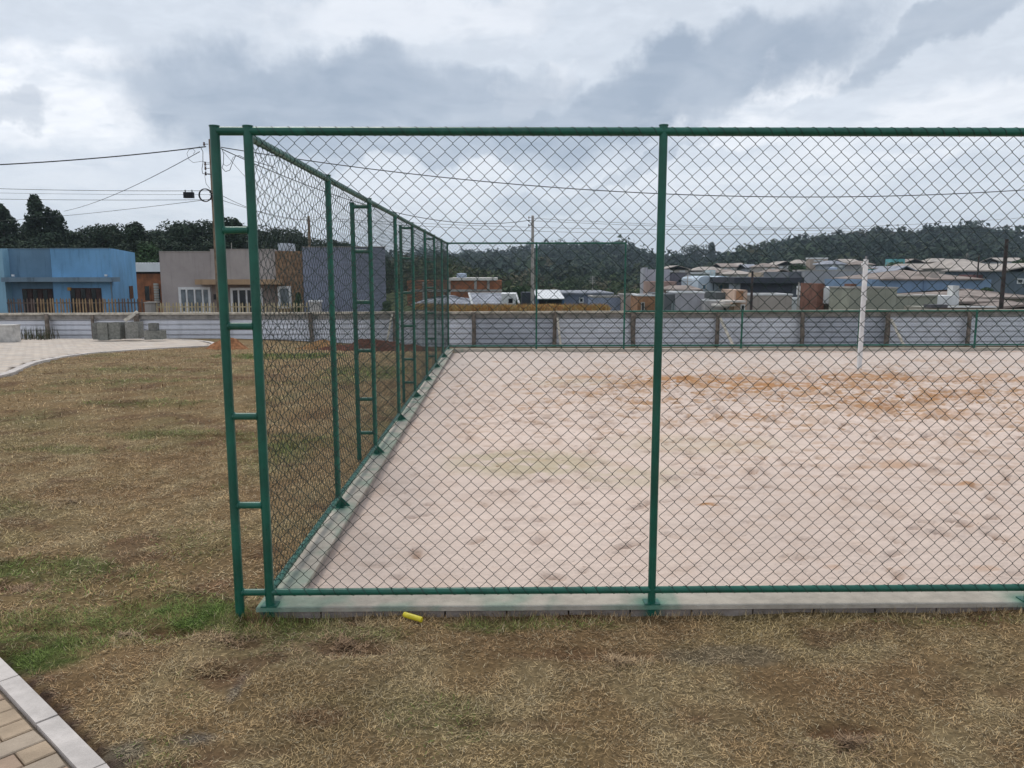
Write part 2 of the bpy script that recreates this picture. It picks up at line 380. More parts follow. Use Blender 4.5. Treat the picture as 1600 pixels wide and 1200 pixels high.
for k, (x, y, r_, n, col, lb_) in enumerate([(-1.45, 4.05, .11, 900, (.27, .16, .10), 'torn rusty straw clump in the turf near the left edge'), (-.12, 3.12, .07, 500, (.34, .24, .13), 'straw clump in the green patch at lower left'),
        (.42, 3.30, .12, 900, (.25, .14, .085), 'rusty straw clump in front of the kerb left of the yellow tube'), (-.10, 3.36, .08, 500, (.22, .13, .08), 'dark straw clump below the corner ladder'), (-.62, 3.40, .08, 500, (.30, .21, .13), 'straw clump left of the corner ladder foot'),
        (1.62, 3.15, .11, 700, (.36, .24, .14), 'straw clump before the middle post'), (3.3, 2.75, .10, 600, (.27, .15, .09), 'rusty straw clump at lower right'), (-2.05, 5.6, .14, 900, (.28, .19, .11), 'straw clump in the left turf'), (2.35, 2.55, .08, 500, (.20, .11, .07), 'dark straw clump at the bottom right of the turf')]):
    clump(x, y, r_, n, 300+k, col, lb_)

# ------------------------------------------------------------------ paved paths with pavers and kerb stones
paver_mats = [mat('paver %s' % k, c, .85, .10, 9, .004, 120, spec=.2) for k, c in
              (('sand', (.44, .335, .235)), ('rose', (.43, .31, .225)), ('grey', (.42, .34, .26)), ('pale', (.48, .38, .285)))]
stone_mat = mat('kerb concrete', (.60, .545, .505), .85, .10, 7, .004, 90)
joint_mat = mat('path bedding sand', (.20, .16, .12), .95, .2, 20, .004, 100)
def poly_sheet(name, edge, corner, dz, m):
    # a sheet hanging on the terrain between the edge curve and a line left of it
    V = []; nx = 40
    for (ex, ey) in edge:
        for k in range(nx+1):
            t = (k/nx)**2; x = ex*(1-t)+corner*t; V.append((x, ey, float(terrain(x, ey))+dz))
    return tag(mesh_np(name, V, grid_faces(nx+1, len(edge)), None, m), kind='structure')
plaza = poly_sheet('path', EDGE[:8*16+1], -24, .005, joint_mat)
Vn = [(x, y, .0) for x, y in NEAR_EDGE]+[(-8, y, .0) for x, y in NEAR_EDGE]
Nn = len(NEAR_EDGE)
near_path = tag(mesh_np('path', Vn, [(i, i+1, Nn+i+1, Nn+i) for i in range(Nn-1)], None, joint_mat), kind='structure')
def kerb_run(curve, length, width, z_of, parent, h=.03):
    seg = np.hypot(*np.diff(curve, axis=0).T); s = np.concatenate([[0], np.cumsum(seg)])
    P = lambda t: np.array([np.interp(t, s, curve[:, 0]), np.interp(t, s, curve[:, 1])])
    k = 0; t = 0
    while t+length < s[-1]:
        a, b = P(t+.004), P(t+length-.004)
        def nrm(tt):
            d = P(min(tt+.05, s[-1]))-P(max(tt-.05, 0)); d /= np.linalg.norm(d); return np.array([-d[1], d[0]])
        na, nb = nrm(t), nrm(t+length)
        if (na[0] > 0): pass
        q = [a, b, b+nb*width*SIDE, a+na*width*SIDE]; dz = random.uniform(-.003, .003)
        v = [(p[0], p[1], z_of(*p)-.06) for p in q]+[(p[0], p[1], z_of(*p)+h+dz) for p in q]
        if SIDE < 0: v = [v[i] for i in (3, 2, 1, 0, 7, 6, 5, 4)]
        MB().hexa(v).build('kerb_stone', stone_mat, parent)
        t += length
SIDE = 1
kerb_run(EDGE, .6, .14, lambda x, y: float(terrain(x, y)), plaza, .035)
SIDE = -1
kerb_run(NEAR_EDGE, .44, .075, lambda x, y: 0., near_path, .022)
# near pavers: one by one; rows run across the path, square to the kerb
kd = np.array([-.225+1.049, 2.462-3.202]); kd /= np.linalg.norm(kd); kn = np.array([-kd[1], kd[0]])*-1
ORG = np.array([-1.049, 3.202])
if kn[0] > 0: kn = -kn
pm = {}
for k, m in enumerate(paver_mats):
    o = MB()
    v = []
    hx, hy, c = .0985, .0493, .004
    o.add([(-hx, -hy, -.05), (hx, -hy, -.05), (hx, hy, -.05), (-hx, hy, -.05), (-hx, -hy, -c), (hx, -hy, -c), (hx, hy, -c), (-hx, hy, -c),
           (-hx+c, -hy+c, 0), (hx-c, -hy+c, 0), (hx-c, hy-c, 0), (-hx+c, hy-c, 0)],
          [(0, 1, 5, 4), (1, 2, 6, 5), (2, 3, 7, 6), (3, 0, 4, 7), (4, 5, 9, 8), (5, 6, 10, 9), (6, 7, 11, 10), (7, 4, 8, 11), (8, 9, 10, 11)])
    pm[k] = o
ang = math.atan2(kn[1], kn[0]); ca, sa_ = math.cos(ang), math.sin(ang); PIT = .1065
NE = catmull(NEAR_EDGE[::4], 6)
def kerb_u(w):
    """how far along a row (towards the path's middle) the kerb's inner edge lies"""
    us = np.linspace(-1.2, 2.4, 721); x = ORG[0]+ca*us-sa_*w; y = ORG[1]+sa_*us+ca*w
    ok = inside(NEAR_POLY, x, y); d = np.min(np.hypot(NE[:, 0][:, None]-x, NE[:, 1][:, None]-y), axis=0)
    g = np.where(ok & (d > .084))[0]; return us[g[0]] if len(g) else None
first = {}; cnt = 0
for i in range(-14, 16):
    w = i*PIT; hw = .0493
    ua, ub = kerb_u(w-hw), kerb_u(w+hw)
    if ua is None or ub is None: continue
    u = max(ua, ub)+.10+.05*(i % 2)
    if not (ORG[0]+ca*u-sa_*w > CX-.75-(ORG[1]+sa_*u+ca*w)*.80): continue
    P4 = [(ua+.003, w-hw), (u, w-hw), (u, w+hw), (ub+.003, w+hw)]
    zz_ = .014+random.uniform(-.0015, .0015); bv = .004
    P3 = [(ua+.003+bv, w-hw+bv), (u-bv, w-hw+bv), (u-bv, w+hw-bv), (ub+.003+bv, w+hw-bv)]
    vv = [(ORG[0]+ca*a-sa_*b, ORG[1]+sa_*a+ca*b, z) for Q, z in ((P4, -.04), (P4, zz_-bv), (P3, zz_)) for a, b in Q]
    o = MB().add(vv, [(0, 1, 5, 4), (1, 2, 6, 5), (2, 3, 7, 6), (3, 0, 4, 7), (4, 5, 9, 8), (5, 6, 10, 9), (6, 7, 11, 10), (7, 4, 8, 11), (8, 9, 10, 11)])
    o.build('paver', paver_mats[random.choice([0, 0, 1, 2, 3])], near_path); u += .004
    while cnt < 240:
        uc = u+.0985; x = ORG[0]+ca*uc-sa_*w; y = ORG[1]+sa_*uc+ca*w
        if not (x > CX-.75-y*.80) or y < 1.2: break
        k = random.choice([0, 0, 1, 2, 3])
        if k not in first:
            first[k] = pm[k].build('paver', paver_mats[k], None); o = first[k]; o.parent = near_path
        else: o = share(first[k], (0, 0, 0), near_path)
        o.location = (x, y, .014+random.uniform(-.0015, .0015)); o.rotation_euler = (random.uniform(-.008, .008), random.uniform(-.008, .008), ang); cnt += 1; u += .201
# far pavers: joined, real joints between them
def far_pavers():
    V = []; Q = []; C = []; n = 0
    pts = []
    for i in range(0, 78):
        for j in range(0, 110):
            u = -19.5+i*.2+(.1 if j % 2 else 0); w = 8+j*.17
            pts.append((u, w))
    P = np.array(pts); e = np.array([np.hypot(EDGE[:, 0]-p[0], EDGE[:, 1]-p[1]).min() for p in P])
    ok = inside(PATH_POLY, P[:, 0], P[:, 1]) & (e > .20) & (P[:, 1] < 26.2)
    P = P[ok]; hx, hy = .096, .081
    zz = terrain(P[:, 0], P[:, 1])+.030
    off = np.array([(-hx, -hy), (hx, -hy), (hx, hy), (-hx, hy)])
    N = len(P); V = np.zeros((N, 8, 3))
    for k in range(4):
        x = P[:, 0]+off[k, 0]; y = P[:, 1]+off[k, 1]; z = terrain(x, y)
        V[:, k] = np.stack([x, y, z-.01], 1); V[:, k+4] = np.stack([x, y, z+.026], 1)
    i = np.arange(N)*8
    F = [np.stack([i+a for a in f], 1) for f in ((4, 5, 6, 7), (0, 1, 5, 4), (1, 2, 6, 5), (2, 3, 7, 6), (3, 0, 4, 7))]
    base = np.array([(.56, .47, .39), (.60, .53, .46), (.54, .47, .41), (.62, .53, .44)])[RNG.integers(0, 4, N)]
    o = mesh_np('paver', V.reshape(-1, 3), np.concatenate(F), None, mat('paver far', (1, 1, 1), .85, .08, 2, attr=True, spec=.2), plaza, np.repeat(base, 8, 0))
    o['kind'] = 'stuff'
far_pavers()

# ------------------------------------------------------------------ the court: kerb, sand
def overspray(x, y):
    """green paint mist the sprayer left on the kerb round the posts and under the rails"""
    posts = [(i*SF, D0) for i in range(6)]+[(0, D0+k*SS) for k in range(9)]
    w = np.zeros(len(x))
    for (a, b) in posts: w = np.maximum(w, np.exp(-((x-a)**2+(y-b)**2)/.0085)*.95)
    n = fbm(x*6, y*6, 4, 77)
    w = np.maximum(w, .42*sstep(n, .35, .62)*np.where((x < 2.0) & (y < D0+.3), 1, .0))
    w = np.maximum(w, .38*sstep(n, .40, .66)*np.where(x < .3, 1, 0))
    return np.clip(w, 0, 1)
def kerb_mesh(x0, x1, y0, y1, z0, z1, name, parent):
    nx = max(2, int((x1-x0)/.03)); ny = max(2, int((y1-y0)/.03)); V = []; 
    xs = np.linspace(x0, x1, nx+1); ys = np.linspace(y0, y1, ny+1)
    A, B = np.meshgrid(xs, ys); T = np.stack([A.ravel(), B.ravel(), np.full(A.size, z1)], 1)
    Bt = T.copy(); Bt[:, 2] = z0; V = np.vstack([T, Bt]); n = len(T); w = nx+1
    F = list(grid_faces(nx+1, ny+1))
    for i in range(nx): F.append((n+i, n+i+1, i+1, i)); j = ny*w+i; F.append((j, j+1, n+j+1, n+j))
    for k in range(ny): a = k*w; F.append((a, a+w, n+a+w, n+a)); a = k*w+nx; F.append((n+a, n+a+w, a+w, a))
    ov = overspray(V[:, 0], V[:, 1])[:, None]
    d = (fbm(V[:, 0]*5, V[:, 1]*5, 4, 15)-.5)[:, None]
    c = np.array([.50, .445, .375])*(1+d*.5); c = c*(1-ov)+np.array([.045, .235, .165])*ov
    o = mesh_np(name, V, F, None, kerb_mat, parent, c)
    return o
kerb_mat = mat('court kerb concrete', (1, 1, 1), .85, .10, 14, .004, 70, attr=True, spec=.2)
kerb = bpy.data.objects.new('kerb', None); COL.objects.link(kerb); kerb.location = (0, D0, 0); tag(kerb, kind='structure')
KF = D0-.034; KW = .15
kerb_mesh(-.06, 9.6, KF, KF+KW, .050, KT, 'kerb_top', kerb)
kerb_mesh(-.06, .11, KF+KW+.002, CY1+.12, .050, KT, 'kerb_top', kerb)
kerb_mesh(.112, CX1, CY1-.03, CY1+.12, .0, KT, 'kerb_top', kerb)
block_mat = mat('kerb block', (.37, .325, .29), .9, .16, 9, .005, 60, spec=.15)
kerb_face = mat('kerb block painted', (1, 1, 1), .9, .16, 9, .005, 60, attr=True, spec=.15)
for k in range(32):
    x0, x1 = -.046+k*.3, .246+k*.3; ys = KF+.010+random.uniform(-.003, .002); xs = np.linspace(x0, x1, 11); zs = np.linspace(-.12, .0485, 5)
    V = [(x, ys, z) for z in zs for x in xs]; F = [list(f) for f in grid_faces(11, 5)]; n = len(V)
    V += [(x0, ys+.14, -.12), (x1, ys+.14, -.12), (x1, ys+.14, .0485), (x0, ys+.14, .0485)]
    F += [(n, 0, 44, n+3), (10, n+1, n+2, 54)]
    V = np.array(V); d_ = np.min([np.abs(V[:, 0]-i*SF) for i in range(6)], axis=0); w = np.clip(np.exp(-(d_/.045)**4)*.97, 0, 1)[:, None]
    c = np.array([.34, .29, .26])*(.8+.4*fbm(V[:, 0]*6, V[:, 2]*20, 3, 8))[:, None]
    mesh_np('kerb_block', V, F, None, kerb_face, kerb, c*(1-w)+np.array([.012, .13, .09])*w)
b1 = MB().box(.012, .155, -.146, .146, -.12, .0485).build('kerb_block', block_mat, None); b1.parent = kerb
for k in range(43):
    o = b1 if k == 0 else share(b1, (0, 0, 0), kerb)
    o.location = (-.06+random.uniform(-.002, .002), KW+.08+k*.3, 0)

sx = graded([(.09, 6.0, .026), (6.0, 10, .035), (10, CX1, .08)]); sy = graded([(KF+KW-.01, 7, .02), (7, 11, .030), (11, CY1, .05)])
SX, SY = np.meshgrid(sx, sy)
SZ = .012+(fbm(SX*1.0, SY*1.3, 3, 101)-.5)*.05+(fbm(SX*4, SY*6, 3, 103)-.5)*.013+(fbm(SX*14, SY*14, 2, 104)-.5)*.006
SZ = SZ-.015*sstep(SX, .4, .12)
prints = np.zeros(SX.shape); r = np.random.default_rng(5)
for k in range(3400):
    if k < 2500: x, y = r.normal(6.0, 3.2), r.normal(10.8, 2.6)
    else: x, y = r.uniform(.3, 14.8), r.uniform(4, 16.2)
    if not (.35 < x < 14.9 and 4.05 < y < 16.2): continue
    L, w_, th, dp = r.uniform(.035, .095), r.uniform(.018, .040), r.uniform(0, math.pi), r.uniform(.012, .036)
    ix = slice(*np.searchsorted(sx, [x-.45, x+.45])); iy = slice(*np.searchsorted(sy, [y-.45, y+.45]))
    dx = SX[iy, ix]-x; dy = SY[iy, ix]-y; u = dx*math.cos(th)+dy*math.sin(th); v = -dx*math.sin(th)+dy*math.cos(th)
    q = (u/L)**2+(v/w_)**2
    SZ[iy, ix] += -dp*np.exp(-q**1.5)+dp*.55*np.exp(-(np.sqrt(q)-1.55)**2*5)
    prints[iy, ix] = np.maximum(prints[iy, ix], np.exp(-q**2)*min(1, dp/.03)*r.uniform(.2, 1))
OCHRE = [(3.6, 11.5, 1.0, .4, .8), (4.8, 10.4, 1.0, .4, .7), (6.0, 9.0, .8, .25, .7), (7.4, 10.6, 1.2, .4, .7), (2.6, 10.8, .6, .2, .6), (9.6, 10.4, 1.2, .3, .6), (4.2, 12.0, 1.3, .55, 1), (5.4, 11.2, 1.6, .5, 1), (6.4, 10.3, 1.1, .5, 1), (5.7, 9.6, .9, .35, .9), (6.9, 12.2, 1.2, .6, .9), (3.0, 12.3, .9, .3, .7), (8.3, 11.9, 1.4, .35, .6),
         (8.6, 9.4, 1.1, .3, .7), (9.6, 12.3, 2.2, .35, .6), (4.0, 8.9, .5, .25, .7), (3.1, 9.9, .4, .2, .6), (4.8, 5.9, .3, .08, .8), (4.35, 6.5, .5, .14, .5), (2.6, 5.4, .08, .04, 1), (1.4, 9.5, .35, .15, .6), (7.3, 8.6, .8, .3, .5),
         (3.2, 4.2, .25, .06, .6), (4.0, 4.2, .4, .05, .4), (1.1, 14.5, .3, .1, .4), (8.5, 16.2, 6, .12, .5), (10.5, 14.5, 2, .3, .4)]
YEL = [(1.35, 6.7, .75, .5, .8), (2.2, 6.2, .5, .35, .5), (3.0, 7.4, 1.0, .5, .4), (2.4, 11.8, .9, .4, .4)]
no = fbm(SX*2.2, SY*3.6, 5, 111); nf = fbm(SX*9, SY*11, 4, 113)
oc = np.zeros(SX.shape)
for (a, b, p, q, k) in OCHRE: oc = np.maximum(oc, k*np.clip(1.35-((SX-a)/p)**2-((SY-b)/q)**2, 0, 1))
oc = oc*np.maximum(sstep(no*.35+nf*.65, .42, .56), .25*sstep(no, .4, .6))
ye = np.zeros(SX.shape)
for (a, b, p, q, k) in YEL: ye = np.maximum(ye, k*np.clip(1.3-((SX-a)/p)**2-((SY-b)/q)**2, 0, 1))
SCc = np.array([.73, .585, .50])*np.ones(SX.shape+(3,))
SCc = SCc*(1+(fbm(SX*.7, SY*.9, 4, 121)-.5)[..., None]*.22)*(1+(nf-.5)[..., None]*.14)
lerp = lambda c, k, w: c*(1-w[..., None])+np.array(k)*w[..., None]
SCc = lerp(SCc, (.60, .52, .47), sstep(SY, 9, 15)*.6)
SCc = lerp(SCc, (.50, .43, .27), ye*sstep(nf, .25, .55)*.85)
SCc = lerp(SCc, (.46, .235, .105), oc*1.0)
dens = np.exp(-((SX-6)/5)**2-((SY-10.8)/3.2)**2)
scf = sstep(fbm(SX*3.0, SY*5.5, 4, 141), .56, .68)*(.10+1.1*dens)
SCc = lerp(SCc, (.48, .30, .17), np.clip(scf, 0, 1)*.42)
mk = sstep(fbm(SX*5.5+3, SY*9, 3, 151), .62, .72)*(.22+1.1*dens)*sstep(fbm(SX*.9, SY*.9, 3, 153), .3, .6)
SZ -= mk*.014
SCc = lerp(SCc, (.27, .175, .125), np.clip(mk, 0, 1)*.6)
print_shade = prints*(.35+.65*sstep(fbm(SX*.6, SY*.6, 3, 131), .35, .6))  # footprint hollows darkened in the colour, standing in for their small shadows
fk = sstep(fbm(SX*6+1, SY*10, 4, 161), .60, .68)*np.clip(.12+1.2*dens, 0, 1)
SCc = lerp(SCc, (.47, .27, .14), fk*.8)
SCc = lerp(SCc, (.30, .175, .11), np.clip(print_shade, 0, 1)*.9)
SZ -= fk*.006
sand_mat = mat('court sand', (1, 1, 1), .95, .05, 60, .004, 160, attr=True, spec=.1)
T_ = NT(sand_mat.node_tree); g_ = T_.n.new('ShaderNodeNewGeometry').outputs['Position']
b_ = [n for n in T_.n if n.type == 'BUMP'][0]; h1 = b_.inputs['Height'].links[0].from_socket
h2 = T_.noise(T_.vmath('MULTIPLY', g_, (1, 1.5, 1)), 9, 5, .62, .6)
b_.inputs['Distance'].default_value = .030; T_.l.new(T_.math('ADD', T_.math('MULTIPLY', h1, .13), h2), b_.inputs['Height'])
pb = T_.n['Principled BSDF']; c_in = pb.inputs['Base Color'].links[0].from_socket
fl = T_.smooth(T_.noise(T_.vmath('MULTIPLY', g_, (1, 1.7, 1)), 13, 4, .62, .8), .655, .70)
mk_ = T_.smooth(T_.noise(g_, 1.3, 3, .5), .42, .6)
T_.l.new(T_.mix(T_.math('MULTIPLY', T_.math('MULTIPLY', fl, mk_), .75), c_in, (.24, .15, .10)), pb.inputs['Base Color'])  # tiny dark flecks coloured in, imitating the shadows of small prints
sand = mesh_np('sand', np.stack([SX.ravel(), SY.ravel(), SZ.ravel()], 1), grid_faces(len(sx), len(sy)), None, sand_mat, None, SCc.reshape(-1, 3), True)
tag(sand, kind='structure')

# ------------------------------------------------------------------ green court fence
green = mat('green enamel', (.008, .112, .074), .30, .14, 6, .0006, 60, spec=.5)
T_ = NT(green.node_tree); g_ = T_.n.new('ShaderNodeNewGeometry').outputs['Position']; pb = T_.n['Principled BSDF']
c_in = pb.inputs['Base Color'].links[0].from_socket
dust = T_.smooth(T_.noise(T_.vmath('MULTIPLY', g_, (9, 9, 2.2)), 2.2, 6, .65), .50, .78)
T_.l.new(T_.mix(T_.math('MULTIPLY', dust, .28), c_in, (.10, .17, .13)), pb.inputs['Base Color'])
T_.l.new(T_.math('ADD', .26, T_.math('MULTIPLY', T_.noise(g_, 22, 4, .6), .28)), pb.inputs['Roughness'])
wire_m = mat('green coated wire', (.006, .028, .022), .38, .12, 5, spec=.5)
fence = thing('court_fence', (0, D0, KT), 'green tubular steel fence with chain link mesh enclosing the sand court', 'fence')
PR, RR = .0195, .0185
LEVELS = [2.308, 1.862, 1.427, 1.004, .573, .137]      # top rail, rungs, bottom rail (front bay)
def vpipe(name, x, y, z0, z1, r, parent): return MB().tube([(x, y, z0), (x, y, z1)], r, 14).build(name, green, parent)
def post(x, y, z1=TOP+.04, r=PR, plate=True, gus=None):
    p = vpipe('post', x, y, KT, z1, r, fence)
    MB().tube([(x, y, z1+.0005), (x, y, z1+.006)], r+.0025, 14).build('post_cap', green, p)
    if plate: MB().box(x-.038, x+.038, y-.030, y+.036, KT+.001, KT+.006).build('base_plate', green, p)
    if gus:
        g = MB(); ux, uy = gus
        a = np.array([x+ux*r*.9, y+uy*r*.9]); b = a+np.array([ux, uy])*.06; t = np.array([-uy, ux])*.003
        lo, hi = KT+.007, KT+.075
        v = [(*(a-t), lo), (*(b-t), lo), (*(b+t), lo), (*(a+t), lo), (*(a-t), hi), (*(b-t), lo+.006), (*(b+t), lo+.006), (*(a+t), hi)]
        g.hexa(v).build('gusset', green, p)
    return p
def hpipe(name, a, b, r, parent=fence, m=None): return MB().tube([a, b], r, 12).build(name, m or green, parent)
def ladder(x, y, w, top, levels, ground_z, r=.0195):
    leg = vpipe('outer_leg', x-w, y, ground_z-.25, top, r, fence)
    MB().tube([(x-w, y, top+.0005), (x-w, y, top+.006)], r+.0025, 14).build('post_cap', green, leg)
    for z in levels:
        m_ = MB().tube([(x-w, y, z), (x, y, z)], RR*.90, 12); q_ = RR*.90+.0035
        for a_, b_ in ((x-w+r*.85, x-w+r*1.22), (x-PR*1.22, x-PR*.85)): m_.tube([(a_, y, z), ((a_+b_)/2, y, z), (b_, y, z)], [q_, q_+.001, q_-.003] if a_ < x-w/2 else [q_-.003, q_+.001, q_], 12, False)
        m_.build('rung', green, leg)
WP = .0708
def zig(u0, u1, z0, z1, fn, pitch=WP, r=.00155, seed=0):
    """chain link: flattened spirals hooked through each other; fn(u, d, z) gives a point, d is the offset out of the plane"""
    rr = np.random.default_rng(seed); n = int(round((u1-u0)/pitch*2)); rows = int(round((z1-z0)/(pitch/2)))
    p = (u1-u0)/n; hz = (z1-z0)/rows
    U = []; Dp = []; Zz = []
    ks = np.arange(rows+1)
    for i in range(n):
        c = u0+(i+.5)*p; side = np.where((ks+i) % 2 == 0, -1, 1)
        # two points per bend: leave on the front, come back on the rear
        u = np.repeat(c+side*(p*.5+.0008), 2); z = np.repeat(z0+ks*hz, 2); d = np.zeros(2*len(ks))
        d[0::2] = np.where(side > 0, 1, -1)*.0024; d[1::2] = -d[0::2]
        z[0::2] -= hz*.045; z[1::2] += hz*.045
        z += rr.normal(0, .0007); u += np.sin(z*3.1+i*.3)*.0012
        U.append(u); Dp.append(d); Zz.append(z)
    U = np.array(U); Dp = np.array(Dp); Zz = np.array(Zz); m = U.shape[1]
    sag = (fbm(U*1.4, Zz*1.4, 3, 7+seed)-.5)*.030
    P = fn(U, Dp+sag*.7, Zz+sag*.35)                          # (n, m, 3)
    # 3-sided wires
    t = np.zeros_like(P); t[:, 1:-1] = P[:, 2:]-P[:, :-2]; t[:, 0] = P[:, 1]-P[:, 0]; t[:, -1] = P[:, -1]-P[:, -2]
    t /= np.linalg.norm(t, axis=2, keepdims=True)+1e-9
    nd = fn(np.array([[0.]]), np.array([[1.]]), np.array([[0.]]))-fn(np.array([[0.]]), np.array([[0.]]), np.array([[0.]])); nd = nd[0, 0]
    a = np.cross(t, nd); a /= np.linalg.norm(a, axis=2, keepdims=True)+1e-9; b = np.cross(t, a)
    V = np.stack([P+r*(a*math.cos(q)+b*math.sin(q)) for q in (0, 2.094, 4.189)], 2)     # n,m,3,3
    idx = (np.arange(n)[:, None, None]*m+np.arange(m-1)[None, :, None])*3+np.arange(3)[None, None, :]
    k2 = (np.arange(3)+1) % 3; idx2 = (np.arange(n)[:, None, None]*m+np.arange(m-1)[None, :, None])*3+k2[None, None, :]
    F = np.stack([idx, idx2, idx2+3, idx+3], -1).reshape(-1, 4)
    return V.reshape(-1, 3), F
def panel(u0, u1, z0, z1, fn, seed=0, r=.00155):
    V, F = zig(u0, u1, z0, z1, fn, r=r, seed=seed)
    return mesh_np('chain_link_mesh', V, F, None, wire_m, fence, smooth=True)
def lacing(a, b, R_, turns, parent=fence, r=.0014, phase=0, seg=9):
    a = np.array(a, float); b = np.array(b, float); d = b-a; L = np.linalg.norm(d); d /= L
    up = np.array([0, 0, 1.]) if abs(d[2]) < .9 else np.array([0, 1., 0]); e1 = np.cross(up, d); e1 /= np.linalg.norm(e1); e2 = np.cross(d, e1)
    n = int(turns*seg); pts = []
    rr = np.random.default_rng(int(L*1000)); ph = phase
    for k in range(n+1):
        t = k/n; q = 2*math.pi*turns*t+ph+.25*math.sin(t*turns*1.7); pts.append(a+d*L*t+(e1*math.cos(q)+e2*math.sin(q))*(R_+r))
    return MB().tube(pts, r, 4, False).build('lacing_wire', wire_m, parent)
zt, zb = LEVELS[0], LEVELS[5]
# front run
NF = 4
for i in range(NF+1): post(i*SF, D0, TOP+.070 if i else TOP+.064, r=.0190 if i else .0215)
ladder(0, D0, .148, TOP+.064, LEVELS[1:], .0, r=.0215)
hpipe('top_rail', (-.148, D0, zt-.012), (0, D0, zt-.012), RR*1.05)
for i in range(NF):
    x0, x1 = i*SF, (i+1)*SF
    hpipe('top_rail', (x0, D0, zt-.012), (x1, D0, zt-.012), RR*1.05); hpipe('bottom_rail', (x0, D0, zb), (x1, D0, zb), RR*.92)
    panel(x0+(.026 if i == 0 else .026), x1-.026, zb+RR, zt-.012-RR, lambda u, d, z: np.stack([u, D0-.004+d, z], -1), seed=i, r=.0016)
    lacing((x0+.03, D0, zt-.012), (x1-.03, D0, zt-.012), RR*1.05, 25.5, phase=1.0); lacing((x0+.03, D0, zb), (x1-.03, D0, zb), RR*.92, 25.5, phase=2.2)
lacing((0, D0, zb+.06), (0, D0, zt-.06), PR, 14)
# left run
for k in range(1, 9): post(0, D0+k*SS, TOP+.045, gus=(1, 0) if k < 8 else None)
for k in (2, 4, 6):
    ladder(0, D0+k*SS, .148, TOP+.01, [TOP-.02]+[z-.01 for z in LEVELS[1:5]]+[.26], 0)
for k in range(8):
    y0, y1 = D0+k*SS, D0+(k+1)*SS
    hpipe('top_rail', (0, y0, zt-.035), (0, y1, zt-.035), RR); hpipe('bottom_rail', (0, y0, zb), (0, y1, zb), RR*.92)
    panel(y0+.026, y1-.026, zb+RR, zt-.035-RR, lambda u, d, z: np.stack([.004+d, u, z], -1), seed=20+k, r=.0014)
    lacing((0, y0+.03, zt-.035), (0, y1-.03, zt-.035), RR, 21.5, seg=8); lacing((0, y0+.03, zb), (0, y1-.03, zb), RR*.92, 21.5, seg=8)
    if k: lacing((0, y0, zb+.06), (0, y0, zt-.06), PR, 14, seg=8)
# far run: two full-height bays, then a low stretch
LX = [0, SF, 2*SF]+[2*SF+2.5*j for j in range(1, 5)]; LOW = .86
for i in (1, 2): post(LX[i], CY1, TOP+.045, plate=False)
for i in range(3, len(LX)): post(LX[i], CY1, LOW+.02, r=.021)
for i in range(len(LX)-1):
    x0, x1 = LX[i], LX[i+1]; z = zt-.03 if i < 2 else LOW
    hpipe('top_rail', (x0, CY1, z), (x1, CY1, z), RR); hpipe('bottom_rail', (x0, CY1, zb), (x1, CY1, zb), RR)
    panel(x0+.026, x1-.026, zb+RR, z-RR, lambda u, d, zz: np.stack([u, CY1-.004+d, zz], -1), seed=40+i, r=.0015)

# white volleyball net post
wp = thing('net_post', (7.30, 13.29, 0), 'tall slim white net post standing in the sand court', 'net post')
wm = mat('white painted steel', (.78, .78, .78), .5, .08, 6, .001, 30)
MB().box(7.270, 7.332, 13.26, 13.32, -.3, 1.89).build('post', wm, wp)
MB().box(7.235, 7.2698, 13.27, 13.31, 1.865-.10, 1.865-.04).build('net_hook', wm, wp); MB().box(7.3322, 7.36, 13.275, 13.305, 1.20, 1.26).build('net_hook', wm, wp)
MB().box(7.29, 7.315, 13.28, 13.30, 1.892, 1.94).build('pulley_bracket', mat('dull grey steel', (.25, .25, .25), .6, .1), wp)
# yellow tube left in the grass by the kerb
yt = MB(); c = np.array(at(645, 964, 3.525)); c[2] = float(terrain(c[0], c[1]))+.026
dv = np.array([.045, -.022, -.004])
yt.tube([c-dv, c-dv*.9, c+dv*.9, c+dv], [.012, .0135, .0135, .012], 14)
tag(yt.build('plastic_tube', mat('yellow plastic', (.72, .60, .03), .4, .08, 30, spec=.5)), 'small bright yellow plastic tube lying in the grass against the kerb', 'tube')

# ------------------------------------------------------------------ corrugated metal fence behind the court
FY = 27.0
sheet_m = mat('galvanised sheet', (.68, .69, .74), .42, .06, 1.2, .002, 20, metal=.35, streak=.25)
sheet_dk = mat('galvanised sheet weathered', (.50, .52, .58), .5, .08, 1.2, .002, 20, metal=.35, streak=.3)
wood_dk = mat('weathered dark wood', (.23, .19, .16), .9, .25, 8, .004, 40, spec=.1)
wood_lt = mat('pale pine board', (.58, .52, .43), .85, .2, 6, .004, 40, spec=.15)
beam_m = mat('grey beam', (.30, .28, .26), .9, .2, 5, .004, 40, spec=.1)
mfence = thing('metal_sheet_fence', (4, FY, -1), 'long low fence of corrugated silver metal sheets on wooden posts behind the court', 'fence')
px_posts = [-200, -90, 72, 213, 350, 485, 617, 740, 867, 990, 1122, 1255, 1388, 1515, 1645, 1775]
def fz(x): return .24+.0022*(x+16)                       # top of the sheets
xs_p = [X(p, FY) for p in px_posts]
